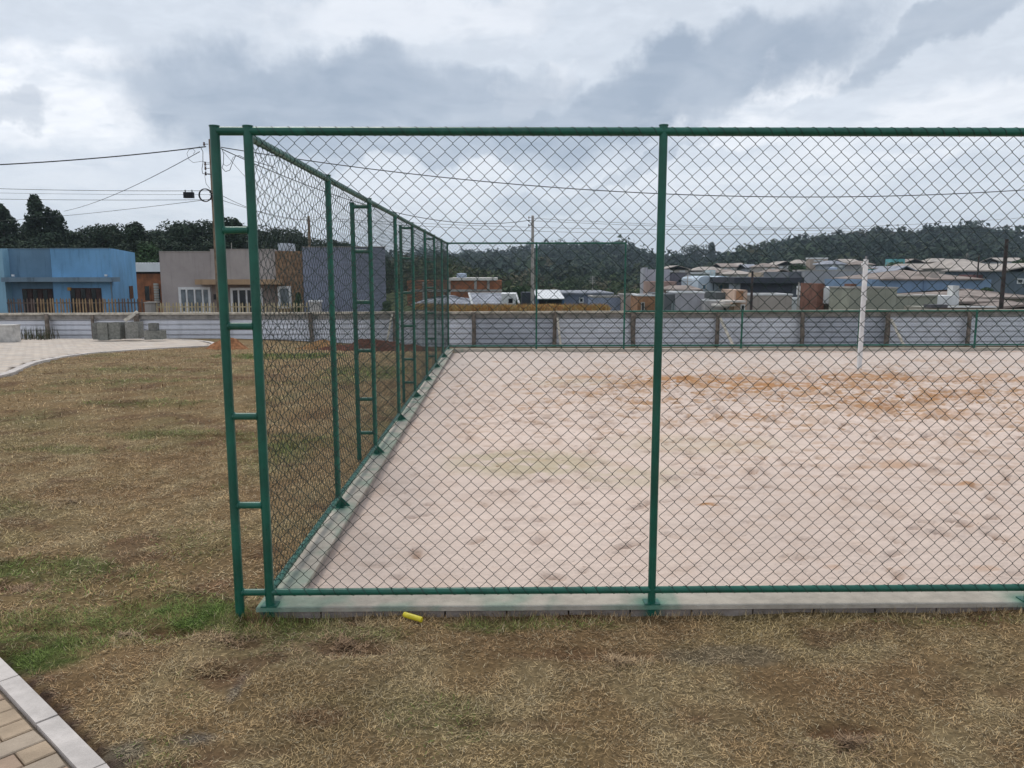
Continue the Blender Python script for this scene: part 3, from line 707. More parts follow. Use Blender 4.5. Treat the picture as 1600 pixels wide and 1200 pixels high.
def sheet(x0, x1, m, y=FY, zt_=None):
    # horizontal trapezoid corrugation, extruded along x
    z = fz(x0)-.02; prof = []; zb_ = -1.32
    while z > zb_:
        prof += [(0, z), (-.012, z-.120), (.045, z-.133), (.045, z-.158)]; z -= .178
    V = []
    for x in (x0, x1):
        s_ = fz(x)-fz(x0)
        for d, zz in prof: V.append((x, y+d, zz+s_))
        for d, zz in prof: V.append((x, y+d+.002, zz+s_))
    n = len(prof); F = []
    for k in range(n-1): F.append((k, k+1, 2*n+k+1, 2*n+k)); F.append((3*n+k, 3*n+k+1, n+k+1, n+k))
    return mesh_np('metal_sheet', V, F, None, m, mfence)
for i in range(len(xs_p)-1):
    x0, x1 = xs_p[i], xs_p[i+1]
    sheet(x0+.002, x1-.002, sheet_dk if i in (7, 11) else sheet_m, FY+.05+(i % 2)*.006)
    w = MB(); z0, z1 = fz(x0), fz(x1)
    w.hexa([(x0, FY-.03, z0-.15), (x1, FY-.03, z1-.15), (x1, FY+.045, z1-.15), (x0, FY+.045, z0-.15), (x0, FY-.03, z0+.0), (x1, FY-.03, z1+.0), (x1, FY+.045, z1+.0), (x0, FY+.045, z0+.0)]).build('beam', beam_m, mfence)
    w = MB(); sg = random.uniform(-.01, .01)
    w.hexa([(x0+.01, FY-.08, z0+.003), (x1-.01, FY-.08, z1+.003+sg), (x1-.01, FY+.12, z1+.003+sg), (x0+.01, FY+.12, z0+.003), (x0+.01, FY-.08, z0+.07), (x1-.01, FY-.08, z1+.07+sg), (x1-.01, FY+.12, z1+.07+sg), (x0+.01, FY+.12, z0+.07)]).build('cap_board', wood_lt, mfence)
for i, x in enumerate(xs_p):
    r_ = .070 if i % 3 else .085
    zz = [-1.5, -1.0, -.5, -.1, fz(x)+.05]
    MB().tube([(x+random.uniform(-.02, .02), FY-.12, z) for z in zz], [r_*random.uniform(.9, 1.08) for _ in zz], 9).build('wooden_post', wood_dk, mfence)
MB().box(X(142, FY)-.045, X(142, FY)+.045, FY-.09, FY-.04, -1.3, fz(-12)).build('wooden_post', wood_dk, mfence)
def plank(p0, p1, y0, y1, w_, name, label, m):
    a = np.array(at(*p0, y0)); b = np.array(at(*p1, y1)); d = (b-a); L = np.linalg.norm(d); d /= L
    s_ = np.cross(d, (0, 1, 0)); s_ /= np.linalg.norm(s_); t = np.array([0, .018, 0]); s_ = s_*w_/2
    o = MB().hexa([a-s_-t, a+s_-t, a+s_+t, a-s_+t, b-s_-t, b+s_-t, b+s_+t, b-s_+t]).build(name, m)
    return tag(o, label, 'plank', 'timber props leaning on the metal fence')
plank((195, 501), (215, 487), 26.5, 26.9, .12, 'timber_prop', 'pale board leaning over the metal fence above the stacked concrete blocks', wood_lt)
plank((603, 543), (613, 489), 26.1, 26.85, .07, 'timber_prop', 'whitish stick leaning on the metal fence beside the long red dirt heap', wood_lt)
plank((876, 540), (871, 496), 26.2, 26.85, .07, 'timber_prop', 'thin pale stick propping the metal fence below the concrete utility pole', wood_lt)
plank((1146, 541), (1125, 497), 26.1, 26.85, .09, 'timber_prop', 'tan prop slanting down from the metal fence left of the middle low fence post', wood_lt)
plank((1413, 541), (1392, 498), 26.1, 26.85, .09, 'timber_prop', 'tan prop slanting down from the metal fence right of the white net post', wood_lt)

# ------------------------------------------------------------------ concrete blocks on the paved path
blk_m = [mat('block grey %d' % k, c, .95, .16, 14, .008, 60, spec=.08) for k, c in enumerate([(.235, .235, .21), (.19, .19, .175), (.27, .265, .24)])]
def cblock(px0, px1, pyt, pyb, Y, depth, label, k, rot=0, base=None):
    x0, x1 = X(px0, Y), X(px1, Y); z0 = Z(pyb, Y) if base is None else base; z1 = Z(pyt, Y)
    w, h = (x1-x0), z1-z0; cx = (x0+x1)/2; g = .03
    m = MB(); hw, hd = w/2, depth/2
    # outer walls and a web, cells open at the top: a real hollow block
    t = min(.04, w*.16)
    m.box(-hw, hw, -hd, -hd+t, 0, h); m.box(-hw, hw, hd-t, hd, 0, h)
    for xx in (-hw, hw-t): m.box(xx, xx+t, -hd+t+.001, hd-t-.001, 0, h-.001)
    m.box(-hw+t+.001, hw-t-.001, -hd+t+.001, hd-t-.001, 0, h*.8)
    o = m.build('concrete_block', blk_m[k]); o.location = (cx, Y+hd, z0); o.rotation_euler = (0, 0, rot)
    return tag(o, label, 'concrete block', 'concrete blocks stacked on the path')
BY = 24.6
def gz(px, Y): return float(terrain(X(px, Y), Y))+.030
cblock(138.5, 146.5, 503.5, 529, BY+.1, .45, 'narrow end block at the left of the row of upright grey blocks on the path', 1, .05)
cblock(147, 163, 503.5, 530, BY, .42, 'leftmost wide upright grey concrete block of the row on the path', 0, -.03)
cblock(164.5, 182, 503, 529, BY+.05, .42, 'middle wide upright grey concrete block of the row on the path', 0, .02)
cblock(183, 190, 503, 528, BY+.45, .40, 'dark narrow block set back between the middle and right upright blocks', 1, 0)
cblock(190.5, 210, 502.5, 527.5, BY+.1, .45, 'rightmost and widest upright grey concrete block of the row on the path', 2, .06)
lowz = Z(515.5, BY)
cblock(220, 229.5, 515.5, 529.5, BY, .3, 'small low grey block, left one of the pair under the single top block', 2, .02)
cblock(229.8, 249, 515.5, 529, BY, .3, 'small low grey block, right one of the pair under the single top block', 0, -.02)
cblock(227.5, 240, 504, 515.5, BY+.02, .22, 'single small block sitting on top of the low pair', 1, .04, base=lowz+.002)
wb = MB().box(-.32, .32, -.2, .2, 0, .50); wb.box(-.34, .34, -.22, .22, .501, .53)
o = wb.build('white_box', mat('chalky white', (.55, .53, .50), .85, .15, 5, .003, 30)); o.location = (X(0, 24.2), 24.3, gz(0, 24.2)); tag(o, 'pale concrete box at the left edge on the paved path before the metal fence', 'box')

# ------------------------------------------------------------------ dirt mounds and spoil bank
def mound(name, cx, cy, sx_, sy_, h, col, label, seed, cat='dirt pile', n=44):
    u = np.linspace(-1, 1, n); A, B = np.meshgrid(u, u); rr = np.sqrt(A**2+B**2)
    x = cx+A*sx_; y = cy+B*sy_
    z = h*np.clip(1-rr**1.6, 0, 1)*(.55+.9*fbm(x*3.1, y*3.1, 4, seed))+(fbm(x*9, y*9, 3, seed+2)-.5)*h*.35*np.clip(1.1-rr, 0, 1)
    zz = terrain(x, y)+z-.03-.10*(rr > .98)
    c = np.array(col)*(.6+.8*fbm(x*5, y*5, 4, seed+5))[..., None]
    o = mesh_np(name, np.stack([x.ravel(), y.ravel(), zz.ravel()], 1), grid_faces(n, n), None, mat('loose earth', (1, 1, 1), .97, .25, 12, .02, 25, attr=True, spec=.05), None, c.reshape(-1, 3))
    return tag(o, label, cat)
mound('dirt_mound', -6.35, 21.3, .62, .45, .30, (.36, .17, .085), 'small orange brown dirt heap between the path tip and the corner ladder post', 3)
mound('dirt_mound', -3.9, 22.2, .9, .5, .26, (.33, .19, .09), 'low tan dirt heap at the top of the grass, seen through the side mesh', 5)
mound('dirt_mound', -2.3, 21.8, 1.9, .55, .34, (.16, .07, .05), 'long dark red dirt heap beside the far ladders', 9)

def bank(x0, x1, y0, y1, h, cols, label, seed):
    nx, ny = 150, 26; A, B = np.meshgrid(np.linspace(x0, x1, nx), np.linspace(y0, y1, ny)); t = (B-y0)/(y1-y0)
    f = np.sin(np.pi*np.clip(t, 0, 1))**.6*sstep(A, x0, x0+1.5)*sstep(-A, -x1, -x1+3)
    zz = terrain(A, B)+f*h*(.86+.34*fbm(A*.9, B*.9, 4, seed))+(fbm(A*5, B*5, 3, seed)-.5)*.14*f-.1*(1-f)
    w = sstep(fbm(A*1.1, B*2.5, 4, seed+9), .40, .60)[..., None]
    c = (np.array(cols[0])*(1-w)+np.array(cols[1])*w)*(.6+.8*fbm(A*4, B*4, 4, seed+3))[..., None]
    o = mesh_np('earth_bank', np.stack([A.ravel(), B.ravel(), zz.ravel()], 1), grid_faces(nx, ny), None, MATS['loose earth'], None, c.reshape(-1, 3))
    tag(o, kind='structure'); return o
bank(X(640, 36), X(985, 36), 34.2, 37.5, Z(474, 36)+1.35, [(.30, .13, .05), (.46, .29, .10)], None, 31)  # bright ochre earth, with shadows put into the darker brown
bank(X(1050, 33), X(1800, 33), 31.5, 34.5, Z(492, 33)+1.15, [(.15, .15, .11), (.22, .17, .10)], None, 47)
# dry stalks on the bank and weeds by the metal fence
def stalks(name, label, xr, yr, n, hh, cols, seed, zoff=0, wid=.012, lean=.5):
    r = np.random.default_rng(seed); x = r.uniform(*xr, n); y = r.uniform(*yr, n)
    z = terrain(x, y)+zoff; a = r.uniform(0, 6.28, n); L = hh*r.uniform(.4, 1.1, n); e = 1.57-lean*r.random(n)
    d = np.stack([np.cos(a)*np.cos(e), np.sin(a)*np.cos(e), np.sin(e)], 1)*L[:, None]; w = wid*r.uniform(.5, 1.3, n)
    b = np.stack([x, y, z], 1); P = np.stack([w, 0*w, 0*w], 1)
    V = np.stack([b-P, b+P, b+d*.6+P, b+d*.6-P, b+d*1.0], 1).reshape(-1, 3); i = np.arange(n)*5
    c = np.array(cols)[r.integers(0, len(cols), n)]*r.uniform(.6, 1.3, (n, 1))
    return tag(mesh_np(name, V, np.stack([i, i+1, i+2, i+3], 1), np.stack([i+3, i+2, i+4], 1), blade_mat, None, np.repeat(c, 5, 0)), label, 'grass', kind='stuff')
stalks('dry_grass', 'dry yellow and rusty grass along the top of the earth bank', (X(650, 36), X(950, 36)), (35.0, 36.6), 6000, .34, [(.50, .32, .10), (.38, .19, .07), (.42, .34, .16)], 3, Z(474, 36)+1.22, lean=1.1)
stalks('green_weeds', 'green weeds behind the metal fence below the brick house', (X(1005, 35), X(1075, 35)), (34, 36), 1500, .7, [(.10, .17, .05), (.14, .20, .06)], 4, .6, lean=.8)
stalks('weeds', 'sparse dark weeds against the metal fence beside the pale box', (X(14, 26), X(76, 26)), (25.6, 26.5), 130, .50, [(.07, .08, .05), (.10, .09, .06)], 5, 0, .010, .35)

# ------------------------------------------------------------------ houses
glass = mat('dark window glass', (.02, .028, .034), .12, .2, 2, spec=.6)
curtain = mat('pale curtained glass', (.16, .19, .21), .25, .2, 3, spec=.5)
whitep = mat('white trim paint', (.72, .73, .73), .6, .06, 4, .001, 30, streak=.15)
def pbox(parent, name, px0, py0, px1, py1, Y, depth, m, proud=0.):
    """box whose front face stands at distance Y and shows at those edges in the survey of the photograph"""
    a = X(px0, Y); b = X(px1, Y); return MB().box(a, b, Y-proud, Y+depth, Z(py1, Y), Z(py0, Y)).build(name, m, parent)
def window(parent, px0, py0, px1, py1, Y, frame=None, pane=None, n=2, f=.06):
    fr = frame or whitep; x0, x1, z1, z0 = X(px0, Y), X(px1, Y), Z(py0, Y), Z(py1, Y)
    m = MB(); y0, y1 = Y-.06, Y-.003
    m.box(x0, x1, y0, y1, z1-f, z1); m.box(x0, x1, y0, y1, z0, z0+f); m.box(x0, x0+f, y0, y1, z0+f, z1-f); m.box(x1-f, x1, y0, y1, z0+f, z1-f)
    for k in range(1, n): c = x0+(x1-x0)*k/n; m.box(c-f*.35, c+f*.35, y0+.01, y1-.001, z0+f, z1-f)
    w = m.build('window', fr, parent)
    for k in range(n):
        a = x0+(x1-x0)*k/n; MB().box(a+f*.5, a+(x1-x0)/n-f*.5, Y-.035, Y-.006, z0+f*.8, z1-f*.8).build('pane', pane or glass, w)
    return w
def gable_roof(parent, x0, x1, y0, y1, ze, zr, m, axis='x', over=.3, th=.12, hip=0.):
    """ridge along axis; hip>0 draws the ridge ends in"""
    v = []
    x0 -= over; x1 += over; y0 -= over; y1 += over
    if axis == 'x': r0, r1 = (x0+hip, (y0+y1)/2), (x1-hip, (y0+y1)/2)
    else: r0, r1 = ((x0+x1)/2, y0+hip), ((x0+x1)/2, y1-hip)
    P = [(x0, y0, ze), (x1, y0, ze), (x1, y1, ze), (x0, y1, ze), (*r0, zr), (*r1, zr)]
    V = P+[(a, b, c-th) for a, b, c in P]
    if axis == 'x': q = [(0, 1, 5, 4), (2, 3, 4, 5)]; t = [(3, 0, 4), (1, 2, 5)]
    else: q = [(1, 2, 5, 4), (3, 0, 4, 5)]; t = [(0, 1, 4), (2, 3, 5)]
    Q = list(q)+[(d+6, c+6, b+6, a+6) for a, b, c, d in q]+[(0, 6, 7, 1), (1, 7, 8, 2), (2, 8, 9, 3), (3, 9, 6, 0)]
    T = list(t)+[(c+6, b+6, a+6) for a, b, c in t]
    return MB().add(V, Q, T).build('roof', m, parent)
def cm(hexn, rough=.85, **k):
    # wall paints as reflectances
    l_ = sum(hexn)/3; hexn = tuple(min(.8, 1.2*(c*.85+l_*.15)) for c in hexn)
    name = 'paint %d %d %d' % tuple(int(c*1000) for c in hexn); kk = dict(var=.08, scale=.6, bump=.003, bscale=12, streak=.30, spec=.2); kk.update(k)
    return mat(name, hexn, rough, **kk)

# ---- blue house on the left
HY = 40.0; GZ0 = -1.35
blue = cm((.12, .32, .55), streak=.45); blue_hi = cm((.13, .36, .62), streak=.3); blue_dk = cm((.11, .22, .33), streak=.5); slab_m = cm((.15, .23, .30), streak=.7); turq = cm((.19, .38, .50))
h = thing('blue_house', (X(110, HY), HY, GZ0), 'flat topped blue plastered house with two dark doorways behind the pale picket fence', 'house')
xb_ = X(213.5, 49)
MB().hexa([(X(83, HY), HY, GZ0), (X(175, HY), HY, GZ0), (xb_, 49, GZ0), (X(83, HY)-3, 49, GZ0), (X(83, HY), HY, Z(388, HY)), (X(175, HY), HY, Z(388, HY)), (xb_, 49, Z(388, HY)), (X(83, HY)-3, 49, Z(388, HY))]).build('wall', blue, h)
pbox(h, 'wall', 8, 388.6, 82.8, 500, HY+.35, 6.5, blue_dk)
pbox(h, 'wall', -60, 387.6, 8.6, 500, HY-.15, 6.8, turq)
x0 = X(175, HY)
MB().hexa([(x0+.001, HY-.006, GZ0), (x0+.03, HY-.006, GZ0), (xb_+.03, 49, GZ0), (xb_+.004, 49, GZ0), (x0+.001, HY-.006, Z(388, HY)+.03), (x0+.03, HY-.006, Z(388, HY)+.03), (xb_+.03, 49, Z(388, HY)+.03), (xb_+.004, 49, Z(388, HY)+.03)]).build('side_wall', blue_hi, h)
pbox(h, 'parapet_coping', 83, 387, 175, 388, HY-.03, .3, slab_m); pbox(h, 'parapet_coping', 8, 387.7, 82.6, 388.6, HY+.32, .3, slab_m)
pbox(h, 'canopy_slab', 3, 432.5, 175, 439.5, HY-.55, .90, slab_m)
brownm = mat('dark brown shutter', (.06, .035, .032), .6, .2, 4, .004, 20)
for a, b, t in ((34, 82, 450), (109, 158, 449)):
    yy = HY+.35 if a < 80 else HY
    f = pbox(h, 'doorway', a, t, b, 499, yy-.012, .01, brownm)
    for k in range(6):
        c0 = a+(b-a)*(k+.10)/6; pbox(f, 'door_panel', c0, t+2, c0+(b-a)*.8/6, 498, yy-.040, .027, brownm if k % 2 else glass)
t0, t1 = .62, .78; sx_ = lambda t: (x0+(xb_-x0)*t+.031, HY+9*t)
(wa, wb_), (wc, wd) = sx_(t0), sx_(t1)
MB().hexa([(wa, wb_, Z(466, 46)), (wa+.03, wb_, Z(466, 46)), (wc+.03, wd, Z(466, 46)), (wc, wd, Z(466, 46)), (wa, wb_, Z(446, 46)), (wa+.03, wb_, Z(446, 46)), (wc+.03, wd, Z(446, 46)), (wc, wd, Z(446, 46))]).build('side_window', glass, h)
pbox(h, 'wall_lamp', 105, 448, 110, 453, HY-.10, .10, mat('amber lamp glass', (.45, .25, .06), .5, .05))
for a in (21, 166): pbox(h, 'lamp', a-1.5, 428, a+2, 431, HY-.10, .10, whitep)
pbox(h, 'drain_pipe', 172.6, 440, 174.2, 499, HY-.07, .07, slab_m)
# ---- brick shed seen between the houses
brick = mat('raw orange brick', (.33, .13, .065), .92, .22, 2.2, .006, 12, streak=.35, col2=(.22, .10, .06), spec=.1)
conc = cm((.33, .31, .28), streak=.5)
tin = mat('pale tin roof', (.72, .73, .74), .5, .05, 1, spec=.3)
h = thing('brick_shed', (X(234, 56), 56, -1.8), 'raw brick shed with white ribbed roof between the blue and the grey house', 'shed')
pbox(h, 'wall', 206, 427, 262, 500, 56, 4, brick); pbox(h, 'lintel', 206, 424, 262, 427, 55.95, .2, mat('dark beam', (.04, .03, .03), .9, .1))
pbox(h, 'roof', 205, 411.5, 264, 424, 55.6, 4.6, tin)
for k in range(14): pbox(h, 'roof_rib', 206+k*4.2, 409.6, 208+k*4.2, 411.4, 55.6, 4.6, tin)
for a, b, t in ((225, 235, 445), (246, 252, 449)): window(h, a, t, b, 470, 56, brick, glass, 1)
for k in range(9): pbox(h, 'block_pier', 240, 442+k*4, 245, 445.2+k*4, 55.6, .3, conc)
# ---- grey and brown house
gy1 = cm((.33, .29, .275)); gy2 = cm((.35, .31, .29)); tan = mat('tan stone cladding', (.27, .175, .11), .9, .22, 6, .01, 12, streak=.2); och = cm((.38, .25, .14)); low = cm((.24, .19, .165))
h = thing('grey_brown_house', (X(340, HY), HY, GZ0), 'flat grey house with ochre canopy, tan stone panel and white framed windows', 'house')
pbox(h, 'wall', 252, 393, 331, 500, HY, 8, gy1); pbox(h, 'wall', 331.2, 389.5, 432, 500, HY-.02, 8, gy2)
pbox(h, 'entrance_wall', 331.4, 444, 431.8, 500, HY-.045, .02, low)
pbox(h, 'stone_panel', 432.2, 392, 474, 500, HY-.18, 6, tan)
pbox(h, 'canopy', 305, 436, 440, 444, HY-.75, .72, och); pbox(h, 'parapet_coping', 252, 392, 329, 393, HY-.03, .2, conc)
pbox(h, 'parapet_coping', 331, 388.5, 432, 389.5, HY-.05, .2, conc)
pbox(h, 'water_tank', 437, 379.5, 453, 391.5, HY+1, 1.4, cm((.45, .50, .56)))
window(h, 279, 448, 329, 489, HY, whitep, curtain, 4, .12); window(h, 360, 449, 410, 496, HY-.05, whitep, glass, 4, .12); window(h, 434, 446.5, 455, 481, HY-.19, whitep, curtain, 1, .12)
pbox(h, 'meter_box', 333, 459, 339, 467, HY-.17, .11, mat('black meter', (.02, .02, .02), .5, .1))
pbox(h, 'antenna', 364.6, 379, 365.2, 389, HY+.5, .03, conc)
# ---- blue-grey blank building
h = thing('blank_grey_building', (X(530, 38), 38.5, GZ0), 'tall blank blue grey rendered wall of the building right of the tan stone panel', 'building')
bg = cm((.20, .225, .30), streak=.25)
xa, xb = X(474.4, HY-.4), X(603, HY-.4)
MB().hexa([(xa, HY-.4, GZ0), (xb, HY-.4, GZ0), (xb-1.3, HY+8, GZ0), (xa, HY+8, GZ0), (xa, HY-.4, Z(386, HY-.4)), (xb, HY-.4, Z(386, HY-.4)), (xb-1.3, HY+8, Z(386, HY-.4)), (xa, HY+8, Z(386, HY-.4))]).build('wall', bg, h); pbox(h, 'coping', 474.2, 385, 603.6, 386, HY-.44, .3, conc)
h = thing('gate_pillar', (X(490, 37.5), 37.5, GZ0), 'squat whitish gate pillar at the end of the right picket fence', 'pillar')
pbox(h, 'pillar', 482, 472, 498, 500, 37.4, .5, cm((.5, .48, .45))); pbox(h, 'pillar_cap', 480, 469, 500, 471.8, 37.35, .6, whitep)
h = thing('gate_pillar', (X(230, 37.5), 37.5, GZ0), 'grey concrete gate pillar between the two picket fences', 'pillar')
pbox(h, 'pillar', 224, 473, 240, 500, 37.5, .4, conc); pbox(h, 'pillar_cap', 223, 471, 241, 472.8, 37.45, .5, conc)
# ---- picket fences
def pickets(px0, px1, pyt, n, cols, label, Y, group='picket fences before the houses'):
    f = thing('picket_fence', (X((px0+px1)/2, Y), Y, GZ0), label, 'fence', group)
    zt_, zb_ = Z(pyt, Y), GZ0+.05; pts = []; w = .032
    protos = []
    for c in cols:
        g = MB(); g.add([(-w, -.01, 0), (w, -.01, 0), (w, .01, 0), (-w, .01, 0), (-w, -.01, zt_-zb_-.07), (w, -.01, zt_-zb_-.07), (w, .01, zt_-zb_-.07), (-w, .01, zt_-zb_-.07), (0, -.01, zt_-zb_), (0, .01, zt_-zb_)],
                        [(0, 1, 5, 4), (1, 2, 6, 5), (2, 3, 7, 6), (3, 0, 4, 7), (4, 5, 8, 8), (5, 6, 9, 8), (7, 4, 8, 9)][:4]+[(5, 6, 9, 8), (7, 4, 8, 9)], [(4, 5, 8), (6, 7, 9)])
        protos.append((g, c))
    made = {}
    for k in range(n):
        i = min(int(k/n*len(cols)), len(cols)-1); x = X(px0+(px1-px0)*(k+.5)/n, Y)
        if i not in made: o = protos[i][0].build('picket', protos[i][1], None); made[i] = o; o.parent = f
        else: o = share(made[i], (0, 0, 0), f)
        o.location = (x-f.location.x, 0, zb_-f.location.z+random.uniform(-.02, .02)); o.rotation_euler = (0, random.uniform(-.02, .02), 0)
    for z in (zt_-.22, zb_+.25): MB().box(X(px0, Y), X(px1, Y), Y+.011, Y+.04, z-.025, z+.025).build('rail', cols[-1], f)
pk1 = mat('aged tan picket', (.36, .25, .14), .8, .2, 3, spec=.15); pk2 = mat('dull brown picket', (.16, .12, .10), .8, .2, 3); pk3 = mat('yellow cream picket', (.50, .42, .26), .7, .12, 3)
pickets(8, 222, 465, 42, [pk2, pk1, pk1, pk1, pk2], 'tan and brown picket fence before the blue house', 37.6)
pickets(241, 480, 471.5, 48, [pk3], 'yellow cream picket fence before the grey and brown house', 37.6)

# ---- houses farther off, down the slope
tile_b = mat('grey tiled roof', (.30, .315, .36), .8, .2, .9, .01, 9, streak=.2); tile_r = mat('brownish tiled roof', (.30, .245, .215), .85, .18, .6, .01, 9, streak=.3)
tile_w = mat('pale weathered roof', (.42, .37, .33), .85, .15, .5, .01, 9, streak=.3); char = cm((.05, .055, .07)); charw = cm((.065, .07, .095), streak=.1)
def gzf(px, Y): return float(terrain(X(px, Y), Y))-.4
def far_house(name, label, px0, px1, pyt, Y, depth, wall, roof=None, ridge=None, axis='x', hip=0., over=.35, wins=(), coping=None, cat='house', group=None, bottom=None):
    h = thing(name, (X((px0+px1)/2, Y), Y, gzf((px0+px1)/2, Y)), label, cat, group)
    if not roof: depth = min(depth, max(3., .55*(X(px1, Y)-X(px0, Y))))
    x0, x1 = X(px0, Y), X(px1, Y); zt_ = Z(pyt, Y); g = gzf((px0+px1)/2, Y)
    if coping:
        depth = min(depth, 6); w_ = MB(); p = .16; zr_ = zt_-.45
        w_.box(x0, x1, Y, Y+depth, g, zr_-.002)
        w_.box(x0, x1, Y, Y+p, zr_, zt_); w_.box(x0, x1, Y+depth-p, Y+depth, zr_, zt_); w_.box(x0, x0+p, Y+p+.001, Y+depth-p-.001, zr_, zt_-.001); w_.box(x1-p, x1, Y+p+.001, Y+depth-p-.001, zr_, zt_-.001)
        w_.build('wall', wall, h)
        e = .04; c_ = MB(); z1_ = zt_+.11*Y/60
        c_.box(x0-e, x1+e, Y-e, Y+p+e, zt_+.002, z1_); c_.box(x0-e, x1+e, Y+depth-p-e, Y+depth+e, zt_+.002, z1_); c_.box(x0-e, x0+p+e, Y+p+e+.001, Y+depth-p-e-.001, zt_+.002, z1_-.001); c_.box(x1-p-e, x1+e, Y+p+e+.001, Y+depth-p-e-.001, zt_+.002, z1_-.001)
        c_.build('coping', coping, h)
    else: MB().box(x0, x1, Y, Y+depth, g, zt_).build('wall', wall, h)
    if roof: gable_roof(h, x0, x1, Y, Y+depth, zt_+.10, Z(ridge, Y+depth/2), roof, axis, over, .14, hip)
    for w in wins: window(h, *w[:4], Y, w[4] if len(w) > 4 else whitep, w[5] if len(w) > 5 else glass, 1 if w[2]-w[0] < 12 else 2, .0012*Y)
    return h
# the brick building with its concrete frame
BYY = 78
h = far_house('brick_building', 'unfinished orange brick building with concrete frame and pale top slab', 636, 784, 438, BYY, 10, brick)
pbox(h, 'roof_slab', 702, 434, 777, 438, BYY-.25, 9, cm((.58, .55, .50)))
for a, b, c, d in ((700, 438, 704, 480), (761, 438, 765, 454), (741, 438, 745, 454), (640, 452, 784, 455.5), (660, 440, 663, 480)): pbox(h, 'concrete_frame', a, b, c, d, BYY-.06, .055, conc)
# grey roofs and the white framed gable
far_house('grey_roof_house', 'low house with a blue grey tiled roof left of the white framed roof', 650, 738, 476, 60, 9, gy1, tile_b, 461, 'x', 3)
h = thing('white_gable_house', (X(770, 55), 55, gzf(770, 55)), 'house with white framed sloping grey roof and a white wall with one small dark window', 'house')
pbox(h, 'wall', 738, 473, 806, 500, 55, 8, whitep)
xa, xb = X(737, 55), X(786, 55); za, zb2 = Z(475, 55), Z(459, 58)
MB().hexa([(xa, 54.7, za-.15), (xb, 54.7, za-.15), (xb, 58, zb2-.15), (xa-.35, 58, zb2-.15), (xa, 54.7, za), (xb, 54.7, za), (xb, 58, zb2), (xa-.35, 58, zb2)]).build('roof', tile_b, h)
pbox(h, 'gable_wall', 783.5, 459, 806, 476, 54.6, 4, cm((.66, .67, .68)))
pbox(h, 'attic_opening', 794.5, 466.5, 801, 473.5, 54.58, .03, mat('black opening', (.012, .012, .016), .9, .1))
pbox(h, 'verge', 731, 457, 806, 459, 58.1, .3, whitep)
for (pa, pb) in (((733, 458), (738, 476)), ((806, 458), (811, 474))):
    a = np.array(at(*pa, 58.05)); b = np.array(at(*pb, 54.6)); MB().tube([a, b], .075, 4).build('verge', whitep, h)
far_house('dark_roof_house', 'dark grey shed behind the concrete utility pole', 815, 838, 457, 66, 8, char, cat='shed')
h = far_house('blue_workshop', 'blue workshop with a bright white sheet roof and dark opening', 839, 882, 467, 60, 10, cm((.06, .14, .30)), cat='workshop')
xa, xb = X(838, 60), X(882, 60)
MB().hexa([(xa, 59.6, Z(467, 60)), (xb, 59.6, Z(467, 60)), (xb, 66, Z(453.5, 66)), (xa, 66, Z(453.5, 66)), (xa, 59.6, Z(466, 60)), (xb, 59.6, Z(466, 60)), (xb, 66, Z(452.6, 66)), (xa, 66, Z(452.6, 66))]).build('roof', tin, h)
pbox(h, 'opening', 842, 468, 878, 480, 59.97, .02, mat('black opening', (.012, .012, .016), .9, .1))
far_house('slate_blue_house', 'long slate blue house right of the white roofed workshop', 883, 955, 459, 66, 9, cm((.17, .20, .28)), tile_b, 454.5, 'x', 1, .2, coping=None, wins=((905, 465, 912, 473),))
far_house('slate_blue_annex', 'lower pale blue annex before the slate blue house', 926, 975, 465, 60, 5, cm((.24, .28, .38)), coping=conc, cat='building')
h = far_house('pink_wall_house', 'low dull pink walled house behind the full height far fence post', 976, 1000, 462, 58, 8, cm((.36, .28, .24)), coping=conc)
h = far_house('orange_brick_house', 'low orange brick house with a thin white roof edge behind the middle front post', 997, 1042, 463, 54, 8, mat('orange brick', (.37, .20, .11), .9, .2, 2, .006, 12), coping=whitep, wins=((1002, 472, 1008, 490, conc),))
h = far_house('pale_grey_box_house', 'plain pale grey box house with white coping right of the middle front post', 1057, 1101, 458.5, 52, 9, cm((.34, .33, .36)), coping=whitep)
pbox(h, 'side_wing', 1039, 460, 1056.8, 495, 52.4, 6, cm((.13, .14, .15))); window(h, 1050, 474, 1055, 492, 52.4, cm((.3, .36, .36)), curtain, 1, .06)
# tall grey three storey block
h = far_house('tall_grey_building', 'tall narrow grey building beside the middle front post, brown lower storey', 1007, 1046, 421, 92, 10, cm((.34, .34, .38), streak=.5), wins=((1009, 455, 1013, 461),), cat='building')
pbox(h, 'stair_tower', 1007, 418, 1011, 421, 92.2, 3, cm((.34, .34, .38), streak=.5)); pbox(h, 'brown_wing', 1015, 440, 1057, 470, 88, 3.9, cm((.34, .22, .18), streak=.3))
pbox(h, 'rear_block', 1046.2, 426, 1078, 470, 93, 9, cm((.15, .14, .165), streak=.4)); pbox(h, 'parapet', 1046, 425, 1078.5, 426, 92.8, .5, conc)
pbox(h, 'opening', 1067.5, 436, 1076, 445, 92.96, .03, glass); pbox(h, 'opening', 1060, 437, 1064, 441, 92.96, .03, glass)
far_house('red_roof_house', 'low reddish roofed house between tall grey building and pale blue gables', 1056, 1092, 454, 80, 7, cm((.30, .20, .17)), tile_r, 446, 'x', .5)
h = thing('twin_gable_house', (X(1125, 84), 84, gzf(1125, 84)), 'pale blue house with two arched gables and blue windows', 'house')
lb = cm((.42, .50, .57), streak=.15)
